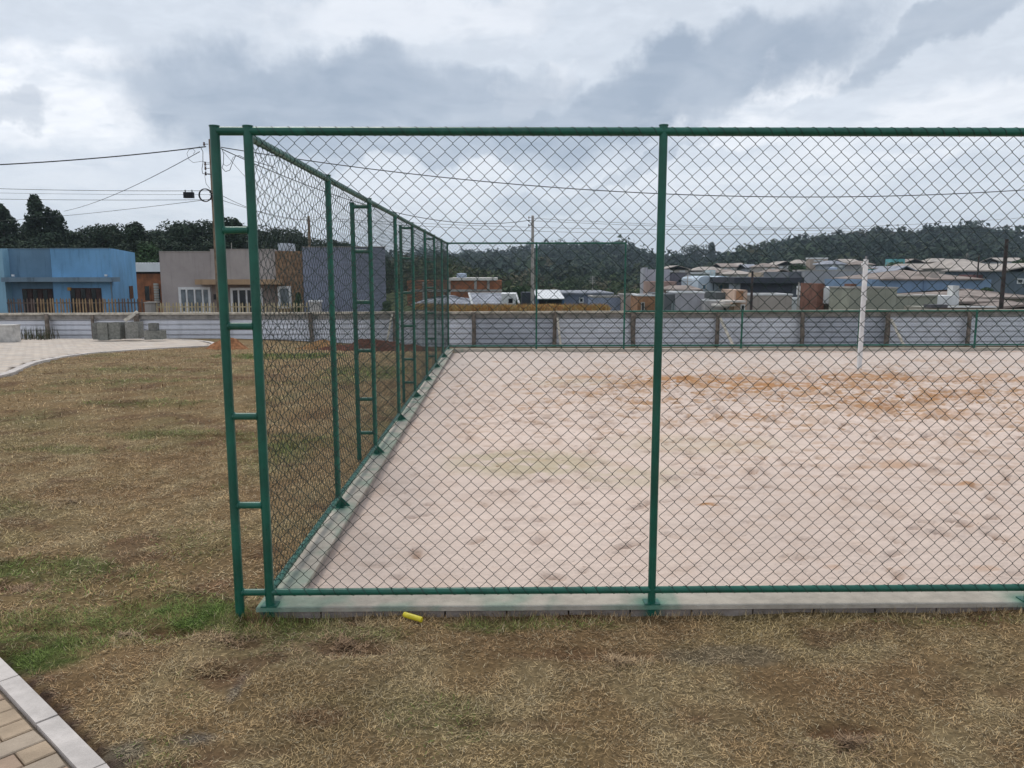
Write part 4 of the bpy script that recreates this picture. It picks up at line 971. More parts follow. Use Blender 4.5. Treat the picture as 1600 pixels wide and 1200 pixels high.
for a, b in ((1091, 1114), (1116, 1142)):
    xa, xb = X(a, 84), X(b, 84); c = (xa+xb)/2; zt_ = Z(438, 84); zr = Z(431.5, 84); g = gzf(1125, 84)
    V = []; n = 9; F = [];
    arc = [(c+(xa-c)*math.cos(math.pi*k/(n-1)), zt_+(zr-zt_)*math.sin(math.pi*k/(n-1))) for k in range(n)]
    ring = [(xa, g)]+arc+[(xb, g)]; ring = ring if ring[1][0] < ring[-2][0] else ring
    m_ = len(ring); V = [(x, 84, z) for x, z in ring]+[(x, 92, z) for x, z in ring]
    me = bpy.data.meshes.new('gable'); root = world_loc(h)
    me.from_pydata([tuple(np.array(v)-root) for v in V], [], [tuple(range(m_))[::-1], tuple(range(m_, 2*m_))]+[(k, (k+1) % m_, m_+(k+1) % m_, m_+k) for k in range(m_)])
    me.materials.append(lb); o = bpy.data.objects.new('gable', me); COL.objects.link(o); o.parent = h
    w_ = (b-a); window(h, a+w_*.25, 444, a+w_*.55, 453, 84, whitep, mat('blue glass', (.12, .24, .32), .2, .1, spec=.5), 1, .1)
pbox(h, 'wing', 1142.2, 436, 1166, 470, 84.6, 7, cm((.40, .40, .44))); pbox(h, 'dark_recess', 1114.2, 439, 1115.8, 470, 84.6, 3, glass)
far_house('white_tower_house', 'small white and pale blue tower house above the twin gables', 1108, 1117, 422, 120, 5, cm((.52, .62, .66)), wins=((1110.5, 424, 1113.5, 428),))
far_house('flat_grey_shed', 'flat pale roofed shed behind the red roofed house', 1060, 1108, 428, 112, 10, cm((.18, .20, .18)), coping=tin, cat='shed')
# charcoal hall
h = far_house('charcoal_hall', 'large charcoal hall with deep flat roof overhang', 1157, 1237, 443, 76, 9, charw, cat='hall')
pbox(h, 'roof', 1147, 434, 1256, 443, 75, 12, char); pbox(h, 'end_pier', 1238, 443.2, 1255, 470, 76, 8, cm((.09, .10, .12))); pbox(h, 'pale_pier', 1148, 443.2, 1156.8, 455, 76, 2, cm((.30, .32, .36)))
h = far_house('beige_wall_house', 'beige box house with white coping before the charcoal hall', 1164, 1238.5, 462, 52, 9, cm((.36, .31, .27)), coping=whitep)
h = far_house('peach_brick_house', 'small house with peach and brick front and white door frame left of the beige box', 1148, 1168, 453.5, 50, 6, cm((.48, .33, .24)), wins=((1158, 476, 1165, 487),))
pbox(h, 'brick_panel', 1151, 455, 1162, 470, 49.95, .04, mat('orange brick', (.40, .17, .07), .9)); pbox(h, 'canopy', 1133, 470, 1166, 473, 49.2, 1.2, cm((.62, .56, .50)))
h = far_house('flat_canopy_house', 'low white canopied house with charcoal block at its back', 1102, 1146, 471, 51, 7, cm((.40, .38, .38)), coping=whitep)
pbox(h, 'dark_block', 1119.5, 457.5, 1147, 472, 52, 5, cm((.09, .10, .10))); pbox(h, 'canopy', 1120, 476, 1150, 479, 49.6, 1.2, cm((.60, .57, .52))); pbox(h, 'opening', 1132, 481, 1135, 486, 50.97, .02, glass)
far_house('peach_house', 'peach house with a stepped top above the charcoal hall', 1178, 1209, 426, 118, 9, cm((.52, .39, .28)), wins=()); 
h = far_house('white_wing_house', 'low white building between the charcoal pier and the brown column', 1237, 1278, 469, 60, 7, cm((.45, .46, .46)), coping=whitep)
h = far_house('big_grey_wall_house', 'big pale grey blank wall building behind the brown column', 1256, 1347, 424, 92, 12, cm((.32, .32, .34), streak=.35), coping=conc, cat='building')
pbox(h, 'dark_side', 1231, 425, 1255.8, 470, 93, 9, cm((.14, .15, .17)))
h = far_house('modern_brown_white_house', 'modern house with brown column, white overhanging box and brown door', 1290, 1335, 465, 53, 8, cm((.26, .23, .20)))
cor = mat('rust brown cladding', (.21, .10, .07), .8, .2, 3, .003, 20)
pbox(h, 'brown_column', 1277.5, 443.5, 1288.6, 500, 52, 3, cor); pbox(h, 'white_box', 1287.5 if False else 1289, 449.5, 1327.5, 464.5, 51.8, 5, cm((.70, .70, .70), streak=.15)); pbox(h, 'white_drop', 1289, 464.7, 1296.5, 475, 51.8, .6, cm((.70, .70, .70), streak=.15))
pbox(h, 'garage_door', 1310, 465.2, 1328, 490, 52.9, .08, cm((.30, .30, .35))); pbox(h, 'brown_pier', 1328.5, 464.7, 1335, 490, 52.6, .5, cor); pbox(h, 'chimney', 1329, 444, 1338, 450, 53.5, 1, cor)
h = far_house('sage_wall_house', 'long sage green walled house behind the white net post', 1328.5, 1402, 451.5, 48, 9, cm((.27, .275, .215), streak=.2), coping=conc)
pbox(h, 'lower_wing', 1402.2, 464, 1466, 500, 48.1, 8, cm((.27, .275, .215), streak=.2)); pbox(h, 'coping', 1402, 461.5, 1467, 463.8, 48, .4, cm((.45, .43, .37)))
pbox(h, 'white_wall', 1466.2, 463, 1500, 478, 49, 3, cm((.62, .62, .62))); pbox(h, 'chimney', 1489, 447, 1499, 463, 49.2, .6, cm((.5, .5, .48)))
h = thing('blue_hip_house', (X(1450, 74), 74, gzf(1450, 74)), 'broad blue walled house under a wide weathered hip roof', 'house')
bw = cm((.16, .25, .38), streak=.15); pbox(h, 'wall', 1362, 437.5, 1548, 480, 74, 11, bw); pbox(h, 'pilaster', 1443, 438, 1446, 470, 73.9, .09, cm((.13, .21, .33)))
gable_roof(h, X(1378, 74), X(1530, 74), 74, 85, Z(437, 74)+.05, Z(422, 79.5), tile_r, 'x', .3, .14, 5.)
pbox(h, 'roof_light', 1452, 425, 1465, 437, 74.4, 2, tile_w)
far_house('turquoise_house', 'small bright turquoise house left of the blue hip roofed house', 1363, 1391, 421, 104, 7, cm((.06, .42, .38)), coping=tile_w, wins=((1370, 430, 1374, 436), (1381, 431, 1385, 436)))
far_house('far_turquoise_hut', 'tiny turquoise building high above the small green tree', 1390, 1411, 405, 190, 8, cm((.10, .38, .40)), cat='hut')
far_house('dark_gable_house', 'grey gabled house with dark roof edge behind the turquoise house', 1393, 1432, 428, 98, 8, cm((.20, .24, .25)), tile_b, 416, 'y')
far_house('pale_roof_house', 'house under a long pale weathered roof above the blue hip roof', 1418, 1486, 423, 112, 9, cm((.3, .26, .23)), tile_w, 412.5, 'x', 1)
far_house('long_brown_roof_house', 'wide house with a brownish roof and three dark openings at the right', 1492, 1556, 420, 104, 10, cm((.30, .27, .24)), tile_w, 405, 'x', 2, wins=((1513, 423, 1519, 430), (1532, 423, 1542, 428)))
far_house('red_wall_house', 'low dull red walled house left of the dark utility pole', 1520, 1562, 430, 92, 6, cm((.20, .09, .085)))
far_house('steel_hall', 'dark grey steel hall with a pale sloping roof edge at the right edge', 1568, 1680, 424, 88, 12, cm((.10, .13, .16)), tile_w, 412, 'y', wins=((1588, 436, 1598, 444),), cat='hall')
far_house('brown_hip_house', 'low house under a broad brown hip roof just beyond the metal fence', 1502, 1620, 467, 62, 10, cm((.25, .22, .19)), tile_r, 452, 'x', 4)
h = far_house('timber_gable_house', 'dark timber gable house with pale verge at the right edge', 1572, 1650, 482, 47, 7, cm((.12, .075, .05)), tile_r, 471, 'y', 0, .5)
h = far_house('low_sage_wall', 'low sage wall with a dark lintel and white gutter right of the sage house', 1457, 1562, 482, 44, 6, cm((.27, .26, .21)), cat='wall', coping=None)
pbox(h, 'dark_lintel', 1457, 477, 1484, 482, 43.9, .8, cm((.10, .10, .11))); pbox(h, 'gutter', 1484, 479.5, 1560, 481.8, 43.8, .3, whitep)
far_house('low_rear_roof', 'small house with a low brown roof left of the dark pole', 1500, 1575, 474, 50, 6, cm((.24, .20, .17)), tile_r, 462, 'x', 3)
# upper street on the hill foot: small houses, each its own
up = [(1040, 1075, 421, 170, tile_w), (1090, 1130, 423, 165, tile_w), (1127, 1150, 417.5, 190, tile_r), (1152, 1166, 417, 200, tile_w), (1166, 1182, 419, 185, tile_b), (1190, 1213, 417.5, 175, tile_r), (1213, 1238, 414.5, 200, tile_w), (1243, 1262, 412, 230, tile_w),
      (1264, 1291, 410, 200, None), (1294, 1318, 413.5, 180, tile_b), (1318, 1341, 411, 190, tile_w), (1341, 1362, 414, 180, tile_r), (1412, 1440, 411, 215, tile_r), (1455, 1490, 410, 220, tile_w), (1560, 1600, 409, 210, tile_w), (1610, 1660, 414, 190, tile_r), (1120, 1146, 427, 140, tile_r), (1146, 1176, 429, 132, tile_w), (1212, 1232, 427, 130, tile_r), (1346, 1362, 428, 125, tile_r)]
walls = [(.42, .37, .33), (.33, .31, .30), (.46, .44, .41), (.36, .28, .22), (.28, .30, .33)]
kinds = ['pale roofed', 'long white roofed', 'brown roofed', 'narrow grey fronted', 'blue grey roofed', 'brown gabled', 'cream gabled', 'small cream', 'two storey white', 'dark hipped', 'beige roofed', 'tan roofed', 'rusty roofed', 'low whitish roofed', 'right hand pale roofed', 'outer brown roofed', 'lower brown roofed', 'lower pinkish pale roofed', 'lower brick roofed', 'small brown']
spots = ['above the flat grey shed', 'above the twin gable house', 'left of the narrow grey house at the hill foot', 'in the middle of the upper row at the hill foot', 'above the peach house', 'above the peach house to its right', 'left of the dark green clump', 'behind the dark green clump', 'right of the dark green clump', 'right of the two storey white house', 'left of the net post top', 'just right of the net post top',
         'right of the tiny turquoise building', 'below the hill centre left of the long brown roof', 'above the steel hall', 'outside the steel hall', 'left of the peach house', 'directly left of the peach house', 'between the peach house and the big grey wall', 'directly right of the net post']
for k, (a, b, e, Y, rf) in enumerate(up):
    hgt = 1 if rf is None else 0
    h = far_house('hill_foot_house', 'small %s house %s' % (kinds[k], spots[k]), a, b, e-(5 if hgt else 0), Y, 8, cm(walls[k % 5]), rf, e-6.0 if rf else None, 'x' if k % 3 else 'y', 1.5 if k % 2 else 0, .4,
                  wins=((a+(b-a)*.15, e+1.5, a+(b-a)*.35, e+4.5), (a+(b-a)*.6, e+1.5, a+(b-a)*.85, e+4.5))+(((a+(b-a)*.2, e-3.5, a+(b-a)*.75, e-1),) if hgt else ()), coping=whitep if hgt else None, group='small houses at the foot of the wooded hill')

def roof_gear(h, px, py, Y, tank=True):
    x, z = X(px, Y), Z(py, Y)
    if tank: MB().tube([(x, Y+2, z-.6), (x, Y+2, z+.1), (x, Y+2, z+.35), (x, Y+2, z+.42)], [.42, .52, .55, .2], 12).build('water_tank', cm((.30, .36, .46)), h)
    else:
        m = MB().tube([(x, Y+2, z-.8), (x, Y+2, z+1.3)], .03, 5)
        for k in range(4): m.tube([(x-.35+.05*k, Y+2, z+.7+k*.17), (x+.35-.05*k, Y+2, z+.7+k*.17)], .018, 4)
        m.build('aerial', conc, h)
for nm, px, py, Y, tk in (('brick_building', 720, 433, 80, 1), ('pale_grey_box_house', 1085, 457, 53, 0), ('charcoal_hall', 1200, 434, 78, 0), ('big_grey_wall_house', 1310, 423, 93, 1),
                          ('blue_hip_house', 1400, 430, 77, 0), ('long_brown_roof_house', 1520, 410, 106, 0), ('pale_roof_house', 1470, 416, 114, 1), ('slate_blue_house', 930, 455, 68, 0)):
    roof_gear(bpy.data.objects[nm], px, py, Y, bool(tk))

# ------------------------------------------------------------------ utility poles and cables
pole_c = mat('concrete pole', (.40, .37, .34), .9, .15, 3, .004, 20, streak=.3); pole_w = mat('tan weathered pole', (.23, .17, .115), .9, .22, 3, .006, 20, streak=.4); pole_d = mat('dark wood pole', (.075, .06, .055), .9, .25, 3, .006, 20)
black = mat('black cable', (.018, .02, .024), .6, .1, 5); porc = mat('insulator', (.12, .08, .07), .4, .1)
def pole(px, pyt, Y, r0, r1, m, label, arms=()):
    b = at(px, 470, Y); x = b[0]; zt_ = Z(pyt, Y); z0 = float(terrain(x, Y))-.3
    t = thing('utility_pole', (x, Y, z0), label, 'pole', 'utility poles')
    MB().tube([(x, Y, z0), (x, Y, (z0+zt_)/2), (x, Y, zt_)], [r1, (r0+r1)/2, r0], 10).build('shaft', m, t)
    return t, x, zt_
PY = 31.
P1, x1_, zt1 = pole(343, 218.5, PY, .085, .125, pole_w, 'tan weathered pole behind the corner ladder post carrying black cables')
def bolt_insulator(t, x, y, z, side=-1):
    MB().tube([(x, y, z), (x+side*.16, y, z)], .012, 6).build('bracket', pole_d, t)
    MB().tube([(x+side*.16, y, z-.06), (x+side*.16, y, z-.02), (x+side*.16, y, z+.02), (x+side*.16, y, z+.07)], [.028, .045, .030, .04], 8).build('insulator', porc, t)
for py in (226, 257, 263.5, 272): bolt_insulator(P1, x1_-.1, PY-.02, Z(py, PY))
bolt_insulator(P1, x1_+.1, PY, Z(226, PY), 1)
for py in (298, 301, 305): MB().tube([(x1_+.155*math.cos(q), PY+.155*math.sin(q), Z(py, PY)) for q in np.linspace(0, 2*math.pi, 17)], .012, 4).build('steel_band', conc, P1)
P2, x2_, zt2 = pole(832, 337, 50, .085, .14, pole_c, 'slim pale concrete pole rising behind the two tall far fence bays')
for py in (340, 345, 352): bolt_insulator(P2, x2_-.08, 50, Z(py, 50))
P3, x3_, _ = pole(487, 337.5, 46, .07, .11, pole_w, 'thin tan pole standing before the blank blue grey building')
P4, x4_, _ = pole(1174, 424, 46, .06, .10, pole_d, 'short brown pole standing against the beige box house')
P5, x5_, _ = pole(1247, 441, 50, .05, .09, pole_c, 'short pale grey pole by the right end of the charcoal hall')
P6, x6_, _ = pole(1565, 374, 46, .10, .14, pole_d, 'dark brown pole with a cable ring at the right edge of the photo')
P7, x7_, _ = pole(1524, 400, 80, .07, .11, pole_d, 'thin dark pole among the roofs left of the ringed pole')
def cable(label, pts, sag=0., r=.012, n=28, name='cable', m=black, group='overhead cables'):
    """pts: world points; each span sags"""
    out_ = []
    for a, b in zip(pts[:-1], pts[1:]):
        a = np.array(a, float); b = np.array(b, float)
        for k in range(n+(b is pts[-1])):
            t = k/n; p = a+(b-a)*t; p = p-np.array([0, 0, 4*sag*t*(1-t)]); out_.append(p)
    out_.append(np.array(pts[-1], float))
    o = MB().tube(out_, r, 5, False).build(name, m); return tag(o, label, 'cable', group)
p1t = at(322, 229, PY)
cable('thick black cable from the left edge to the top of the tan pole', [at(-400, 262, 27), p1t], .30, .022)
cable('thick black cable sagging across the whole court from the tan pole to the right edge', [at(345, 230, PY), at(1900, 268, 33)], 1.42, .018, 60)
cable('black cable falling from the tan pole to the concrete pole', [at(345, 232, PY), at(828, 344, 50)], 1.15, .018, 50)
cable('thin cable running down left from the tan pole top behind the treetops', [at(312, 237, PY), at(100, 330, 62)], .3, .014)
cable('upper one of the thin lines from the left edge to the cable ring pole band', [at(-300, 281, 36), at(331, 298, PY)], .15, .010)
cable('lower one of the thin lines from the left edge past the black splice box', [at(-300, 303, 36), at(331, 312, PY)], .10, .009)
cable('faint middle thin line at the left just below the upper one', [at(-300, 292, 38), at(331, 304, PY)], .10, .006)
cable('faint line rising from the left treetops to the tan pole', [at(-100, 349, 60), at(331, 311, PY)], .2, .010)
cable('thin line from the tan pole band rightwards to the thin tan pole', [at(342, 303, PY), at(487, 342, 46)], .35, .010)
cable('second thin line from the tan pole band to the thin tan pole', [at(342, 311, PY), at(487, 345, 46)], .15, .010)
for k, (a, b, sg) in enumerate([((487, 340), (1700, 332), 1.0), ((487, 343), (1700, 345), 1.0), ((832, 341), (1700, 350), .5), ((832, 345), (1700, 362), .3)]):
    cable('faint %s line crossing the sky low over the wooded hill' % ['topmost', 'second', 'third', 'lowest'][k], [at(*a, 50), at(*b, 62)], sg, .011, 40)
cable('loose cable hanging in loops right of the tan pole', [at(*p, PY-.1) for p in [(347, 233), (349.5, 240), (349, 256), (347, 262), (352, 268), (359, 266), (364, 252), (368, 244), (374, 243), (384, 248), (430, 262)]], 0, .012, 6)
cable('second loose cable loop right of the tan pole', [at(*p, PY+.1) for p in [(348, 256), (354, 259.5), (360, 256), (364, 246), (370, 243.5)]], 0, .008, 6)
cable('cable dropping down the left of the tan pole', [at(*p, PY-.12) for p in [(311, 229), (314, 231), (317, 237), (317, 255), (315.5, 264), (316.5, 271), (330, 273)]], 0, .012, 6)
cable('thin curling loop left of the tan pole top', [at(*p, PY-.12) for p in [(328, 254.5), (316, 252), (302, 254), (295, 249), (292, 240), (295, 234), (301, 232.5), (305, 236), (302, 241)]], 0, .007, 6)
cable('thin cable curving from the brackets down to the bands', [at(*p, PY-.1) for p in [(322, 264), (320, 275), (322, 287), (328, 295)]], 0, .008, 6)
cable('thin line slanting down right behind the corner ladder', [at(350, 238, PY), at(420, 312, 44)], .1, .008)
c = np.array(at(320.5, 305, PY-.15)); ring = [c+np.array([.235*math.cos(q), 0, .235*math.sin(q)]) for q in np.linspace(0, 2*math.pi, 33)]
rc = MB(); rc.tube(ring, .022, 6); rc.tube([p+np.array([.015, .035, .01]) for p in ring], .014, 6)
tag(rc.build('cable_coil', black), 'black ring of coiled cable hanging beside the tan pole', 'cable coil')
c = at(295, 304.5, PY-.1)
sb = thing('splice_box', c, 'black splice box hanging on the thin line left of the cable ring', 'box')
MB().box(c[0]-.185, c[0]+.185, c[1]-.08, c[1]+.08, c[2]-.12, c[2]+.10).build('case', black, sb)
for k in range(5): MB().box(c[0]-.16+k*.075, c[0]-.13+k*.075, c[1]-.095, c[1]-.081, c[2]-.11, c[2]+.09).build('rib', black, sb)
for dx in (-.13, .13): MB().tube([(c[0]+dx, c[1], c[2]+.10), (c[0]+dx, c[1], c[2]+.19)], .02, 6).build('hanger', black, sb)
c6 = np.array(at(1552, 414, 45.8)); rc = MB(); rc.tube([c6+np.array([.27*math.cos(q), 0, .27*math.sin(q)]) for q in np.linspace(0, 2*math.pi, 25)], .03, 6)
tag(rc.build('cable_coil', black), 'dark ring of coiled cable beside the pole at the right edge', 'cable coil')

# ------------------------------------------------------------------ hills with forest
leaf_m = mat('foliage', (1, 1, 1), .8, .12, .3, attr=True, spec=.12)
DROP = 6.0
def hill(name, prof, Dr, Y0, zfoot, pxs):
    pxs = np.asarray(pxs, float); nd = 26
    t = np.linspace(0, 1, nd); ridge = np.interp(pxs, *zip(*prof)); V = []
    for s_ in np.concatenate([t, [1.12, 1.3]]):
        for p, ry in zip(pxs, ridge):
            Y = Y0+(Dr-Y0)*s_; x = X(p, Y); zr = Z(ry, Dr)-DROP*Dr/600; f = (s_*s_*(3-2*s_)) if s_ <= 1 else 1-(s_-1)*1.2
            f = f**.85 if s_ <= 1 else f
            V.append((x, Y, zfoot+(zr-zfoot)*f+(fbm(np.array([x*.012]), np.array([Y*.012]), 3, 5)[0]-.5)*10*min(1, s_*2)*(1 if s_ < .95 else .2)))
    o = mesh_np(name, V, grid_faces(len(pxs), nd+2), None, mat('forest floor', (.035, .045, .025), .95, .2, .05), smooth=True)
    tag(o, kind='structure'); return np.array(V).reshape(nd+2, len(pxs), 3)
PR_R = [(900, 430), (980, 412), (1040, 408), (1080, 404), (1120, 396), (1150, 385), (1190, 375), (1220, 371), (1260, 364), (1300, 360), (1340, 356), (1380, 354), (1420, 357), (1460, 354), (1500, 352), (1540, 356), (1562, 361), (1575, 373), (1600, 373), (1660, 378), (1800, 385), (2000, 400)]
PR_M = [(420, 412), (560, 400), (640, 399), (700, 396), (760, 391), (820, 389), (850, 385), (880, 381), (940, 380), (970, 383), (1000, 391), (1040, 398), (1100, 400), (1140, 403), (1240, 408), (1400, 410)]
PR_F = [(-400, 395), (0, 400), (400, 394), (560, 391), (620, 391), (700, 392), (800, 393), (900, 396), (1100, 398), (1300, 400), (1700, 398), (2200, 396)]
DROP = 11.3
hR = hill('hill', PR_R, 560, 240, -5, np.arange(860, 2001, 20))
DROP = 9.0
hM = hill('hill', PR_M, 760, 300, -8, np.arange(420, 1401, 20))
DROP = 7.0
hF = hill('far_hill', PR_F, 1900, 1100, -10, np.arange(-400, 2201, 40))
def crowns(name, label, grids, n, size, quads, seed, cols, lo=0., qs=.30, tmax=25):
    r = np.random.default_rng(seed); Vs = []; Cs = []
    # n crowns spread over the slope, the ridge row kept full
    nd, npx, _ = grids.shape
    u = r.random(n)**.8*(tmax-1)+0; w = r.random(n)*(npx-1.001)
    k = n//9; u[:k] = tmax-1.2-r.random(k)*1.0
    iu = u.astype(int); iw = w.astype(int); fu = (u-iu)[:, None]; fw = (w-iw)[:, None]
    P = (grids[iu, iw]*(1-fw)+grids[iu, iw+1]*fw)*(1-fu)+(grids[iu+1, iw]*(1-fw)+grids[iu+1, iw+1]*fw)*fu
    S = size*r.lognormal(0, .28, n); Hh = S*r.uniform(.7, 1.25, n)
    # leaf clumps on the upper shell of each crown, lumpy
    d = r.normal(size=(n, quads, 3)); d[..., 2] = np.abs(d[..., 2])*.9-.15; d /= np.linalg.norm(d, axis=2, keepdims=True)
    lump = 1+.22*np.sin(d[..., 0]*5+r.uniform(0, 6, (n, 1)))*np.sin(d[..., 1]*5+r.uniform(0, 6, (n, 1)))+r.uniform(-.18, .08, (n, quads))
    c = P[:, None]+d*lump[..., None]*np.stack([S, S, Hh], 1)[:, None]; c[..., 2] += (Hh*.35)[:, None]
    nrm = d+r.normal(0, .5, d.shape); nrm /= np.linalg.norm(nrm, axis=2, keepdims=True)
    a = np.cross(nrm, r.normal(size=d.shape)); a /= np.linalg.norm(a, axis=2, keepdims=True); b = np.cross(nrm, a)
    q = (S[:, None]*qs*r.uniform(.6, 1.3, (n, quads)))[..., None]
    V = np.stack([c-a*q-b*q*.6, c+a*q*.9-b*q*.5, c+b*q], 2).reshape(-1, 3)
    base = np.array(cols)[r.integers(0, len(cols), n)]*r.uniform(.75, 1.25, (n, 1))
    C = base[:, None]*r.uniform(.78, 1.2, (n, quads, 1))
    rare = r.random(n) < .012; C[rare] = C[rare]*.4+np.array([.12, .09, .03])*.6
    o = mesh_np(name, V, None, np.arange(len(V)).reshape(-1, 3), leaf_m, None, np.repeat(C.reshape(-1, 3), 3, 0))
    return tag(o, label, 'forest', kind='stuff')
GR = [(.034, .056, .036), (.028, .048, .034), (.040, .062, .034), (.032, .050, .040), (.052, .068, .036)]
crowns('hill_forest', 'dense dark forest covering the hill at the right', hR, 3300, 4.0, 110, 1, GR, qs=.19)
crowns('hill_forest', 'dense dark forest covering the lower hill in the middle', hM, 3200, 4.6, 95, 2, GR, qs=.19)
crowns('far_forest', 'distant bluish forest on the low ridge at the horizon', hF, 2200, 11, 20, 3, GR, qs=.4)
# lighter scrub in the valley behind the brick building
vx = np.arange(560, 1101, 30.)
vg = np.array([[(X(p, Y), Y, float(terrain(X(p, Y), Y))) for p in vx] for Y in np.linspace(100, 300, 12)])
crowns('valley_scrub', 'lighter mixed green scrub in the valley behind the brick building', vg, 700, 2.2, 90, 4, [(.07, .095, .038), (.09, .10, .045), (.055, .085, .035), (.11, .10, .06)], tmax=11, qs=.17)

# ------------------------------------------------------------------ single trees
def tree_mesh(kind, seed):
    """unit-height tree: trunk mesh with limbs, crown of leaf clumps"""
    r = np.random.default_rng(seed); tr = MB()
    tr.tube([(0, 0, 0), (.01, 0, .35), (-.01, .01, .7), (0, 0, .9)], [.022, .016, .009, .003], 7)
    lobes = []
    if kind == 'cone':
        for k in range(15):
            z = .22+.74*k/14; w = (1-z)*.27+.035; a = r.uniform(0, 6.28); lobes.append((w*.5*math.cos(a), w*.5*math.sin(a), z, w*.85, .075))
        lobes.append((0, 0, .93, .035, .07))
    elif kind == 'broad':
        for k in range(13):
            a = r.uniform(0, 6.28); rr = .24*math.sqrt(r.random()); z = .42+.45*r.random(); lobes.append((rr*math.cos(a), rr*math.sin(a), z, r.uniform(.10, .16), r.uniform(.09, .14)))
        lobes.append((0, 0, .86, .12, .12))
    else:
        for k in range(12):
            a = r.uniform(0, 6.28); z = .35+.6*k/12; rr = .13*r.random()*(1.2-z); lobes.append((rr*math.cos(a), rr*math.sin(a), z, r.uniform(.09, .14)*(1.35-z*.6), r.uniform(.06, .10)))
    for l in lobes[::2]: tr.tube([(0, 0, max(.15, l[2]-.14)), (l[0]*.5, l[1]*.5, l[2]-.05), (l[0], l[1], l[2])], [.010, .006, .002], 5)
    L = np.array(lobes); n = 4200; i = r.integers(0, len(L), n)
    d = r.normal(size=(n, 3)); d /= np.linalg.norm(d, axis=1, keepdims=True); rad = r.uniform(.45, 1.12, n)**.6
    c = L[i, :3]+d*rad[:, None]*np.stack([L[i, 3], L[i, 3], L[i, 4]], 1)
    nrm = d+r.normal(0, .6, (n, 3)); nrm /= np.linalg.norm(nrm, axis=1, keepdims=True)
    a = np.cross(nrm, r.normal(size=(n, 3))); a /= np.linalg.norm(a, axis=1, keepdims=True); b = np.cross(nrm, a); q = r.uniform(.008, .020, n)[:, None]
    V = np.stack([c-a*q-b*q*.6, c+a*q-b*q*.5, c+b*q], 1).reshape(-1, 3)
    C = np.array([.046, .066, .042])*(r.uniform(.6, 1.4, (n, 1)))*r.uniform(.7, 1.3, (len(L), 1))[i]
    if kind == 'bush': C *= np.array([1.5, 1.7, 1.3])
    return tr, V, np.repeat(C, 3, 0)
bark = mat('bark', (.10, .08, .065), .95, .2, 3, .01, 10)
PROT = {}
def tree(kind, var, px, pyt, Y, label, wscale=1., group='trees behind the left houses', name='tree'):
    x = X(px, Y); g = float(terrain(x, Y)); H = Z(pyt, Y)-g
    root = thing(name, (x, Y, g), label, 'tree', group)
    key = (kind, var)
    if key not in PROT:
        tr, V, C = tree_mesh(kind, 100+var*7+len(kind)); t = tr.build('trunk', bark, None)
        c = mesh_np('crown', V, None, np.arange(len(V)).reshape(-1, 3), leaf_m, None, C); PROT[key] = (t, c); t.parent = root; c.parent = root
    else:
        t, c = [share(o, (0, 0, 0), root) for o in PROT[key]]
    root.scale = (H*wscale, H*wscale, H); root.rotation_euler = (0, 0, random.uniform(0, 6.28)); return root
T = [('cone', 0, 14, 322, 92, 'tall pointed dark tree at the far left edge of the treeline', 1.3), ('cone', 1, 69, 309, 88, 'tallest conical tree of the left treeline, above the blue house', 1.25), ('tall', 2, 94, 326, 90, 'slender dark tree leaning by the tallest conical tree', 1.0),
     ('broad', 0, 40, 349, 96, 'rounded dark tree between the two tall trees at the left', 1.0), ('broad', 1, 165, 347, 84, 'wide dark tree above the middle of the blue house', 1.15), ('tall', 0, 215, 344, 82, 'round topped dark tree over the right end of the blue house', 1.25),
     ('broad', 2, 292, 341, 90, 'big rounded tree above the grey house, left of the tan pole', 1.2), ('broad', 3, 322, 341, 92, 'rounded tree just left of the tan pole', 1.05), ('tall', 1, 364, 336, 86, 'narrow tree top framed by the corner ladder', 1.2),
     ('broad', 0, 438, 352, 96, 'tree above the white water tank', 1.1), ('broad', 1, 463, 355, 100, 'tree just right of the water tank', 1.0), ('bush', 0, 233, 375, 66, 'lighter green bushy tree in the gap behind the brick shed', 1.5)]
for k, v, px, py, Y, lb_, ws in T: tree(k, v, px, py, Y, lb_, ws)
def where(px):
    for lim, t in ((0, 'beyond the left edge'), (83, 'over the blue house\'s left part'), (175, 'over the blue house\'s middle'), (252, 'over the brick shed'), (331, 'over the grey house\'s left part'), (400, 'behind the corner ladder'), (475, 'over the tan stone panel'), (540, 'over the blank building\'s left half')):
        if px < lim: break
    else: t = 'over the blank building\'s right half'
    WC[t, ROW] = WC.get((t, ROW), 0)+1
    return ['first', 'second', 'third', 'fourth', 'fifth', 'sixth', 'seventh'][WC[t, ROW]-1]+' from left '+t
WC = {}; ROW = 0
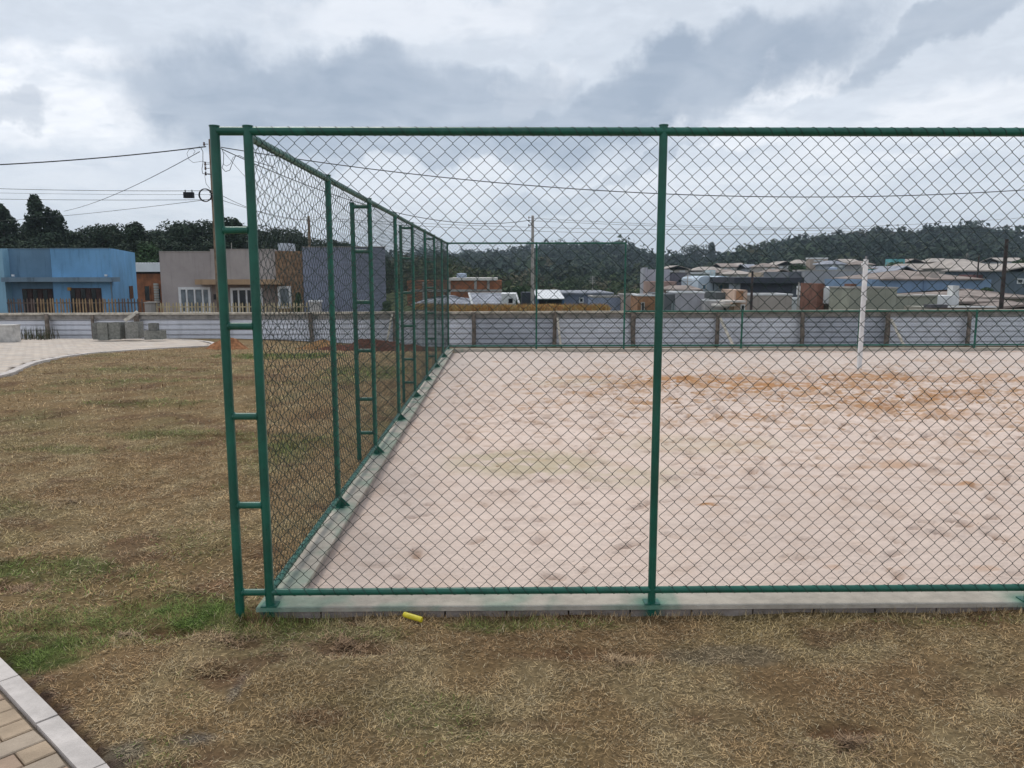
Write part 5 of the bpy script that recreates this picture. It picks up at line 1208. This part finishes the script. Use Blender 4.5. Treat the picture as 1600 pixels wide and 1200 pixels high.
fill = [(-60, 335), (-25, 340), (0, 342), (28, 356), (52, 345), (84, 350), (108, 355), (125, 358), (138, 351), (152, 350), (180, 350), (196, 357), (232, 357), (246, 357), (258, 358), (270, 351), (280, 348), (304, 344), (336, 343), (350, 342), (378, 345), (393, 350), (410, 358), (425, 358), (450, 362), (478, 366), (492, 370), (506, 371), (522, 373), (540, 376), (556, 381), (575, 386), (592, 389)]
for k, (px, py) in enumerate(fill):
    tree(['broad', 'tall', 'broad'][k % 3], k % 4, px, py, 94+(k*7) % 16, 'dark rear belt tree, '+where(px), 1.1+.25*((k*5) % 4)/3)
ROW = 1
for k in range(26):
    px = -60+k*26; tree(['broad', 'tall'][k % 2], (k+2) % 4, px, 372+(k*5) % 9+max(0, (px-400)*.09), 80+(k*11) % 10, 'dark low front belt tree, '+where(px), 1.5)
tree('broad', 1, 1084, 381, 520, 'lone tall tree clump standing out on the skyline left of the right hill', 1.3, None); tree('tall', 2, 1110, 377, 560, 'thin lone tree on the skyline right of the tall clump', .8, None)
tree('bush', 1, 1399, 407, 130, 'small bright green tree beside the tiny turquoise building', 1.7, None); tree('bush', 0, 1245, 411, 150, 'dark green clump left of the two storey white house', 2.0, None)
tree('bush', 1, 1594, 402, 120, 'green tree at the right edge above the steel hall', 1.8, None); tree('bush', 0, 1086, 432, 100, 'small green tree left of the twin gable house', 1.5, None)
tree('bush', 1, 812, 446, 90, 'green tree behind the concrete utility pole', 1.8, None); tree('bush', 0, 465, 455, 39, 'leafy shrub against the tan stone panel', .8, None, 'shrub'); tree('bush', 1, 604, 468, 37, 'low green shrub at the right end of the blank building', 1.2, None, 'shrub')
tree('bush', 1, 1540, 448, 70, 'green bush left of the dark ringed pole', 1.6, None, 'shrub')

# ------------------------------------------------------------------ thin haze in the air
hz = MB().box(-2900, 2900, -55, 3400, -45, 140).build('haze', None); hm = bpy.data.materials.new('haze air'); hm.use_nodes = True; Tn = NT(hm.node_tree)
for n in list(Tn.n): Tn.n.remove(n)
ho = Tn.n.new('ShaderNodeOutputMaterial'); pv = Tn.n.new('ShaderNodeVolumePrincipled'); Tn.l.new(pv.outputs[0], ho.inputs['Volume'])
pv.inputs['Color'].default_value = (.70, .85, 1, 1); pv.inputs['Density'].default_value = .00024; pv.inputs['Anisotropy'].default_value = .2
hz.data.materials.append(hm); tag(hz, kind='stuff')
SC.cycles.volume_max_steps = 16
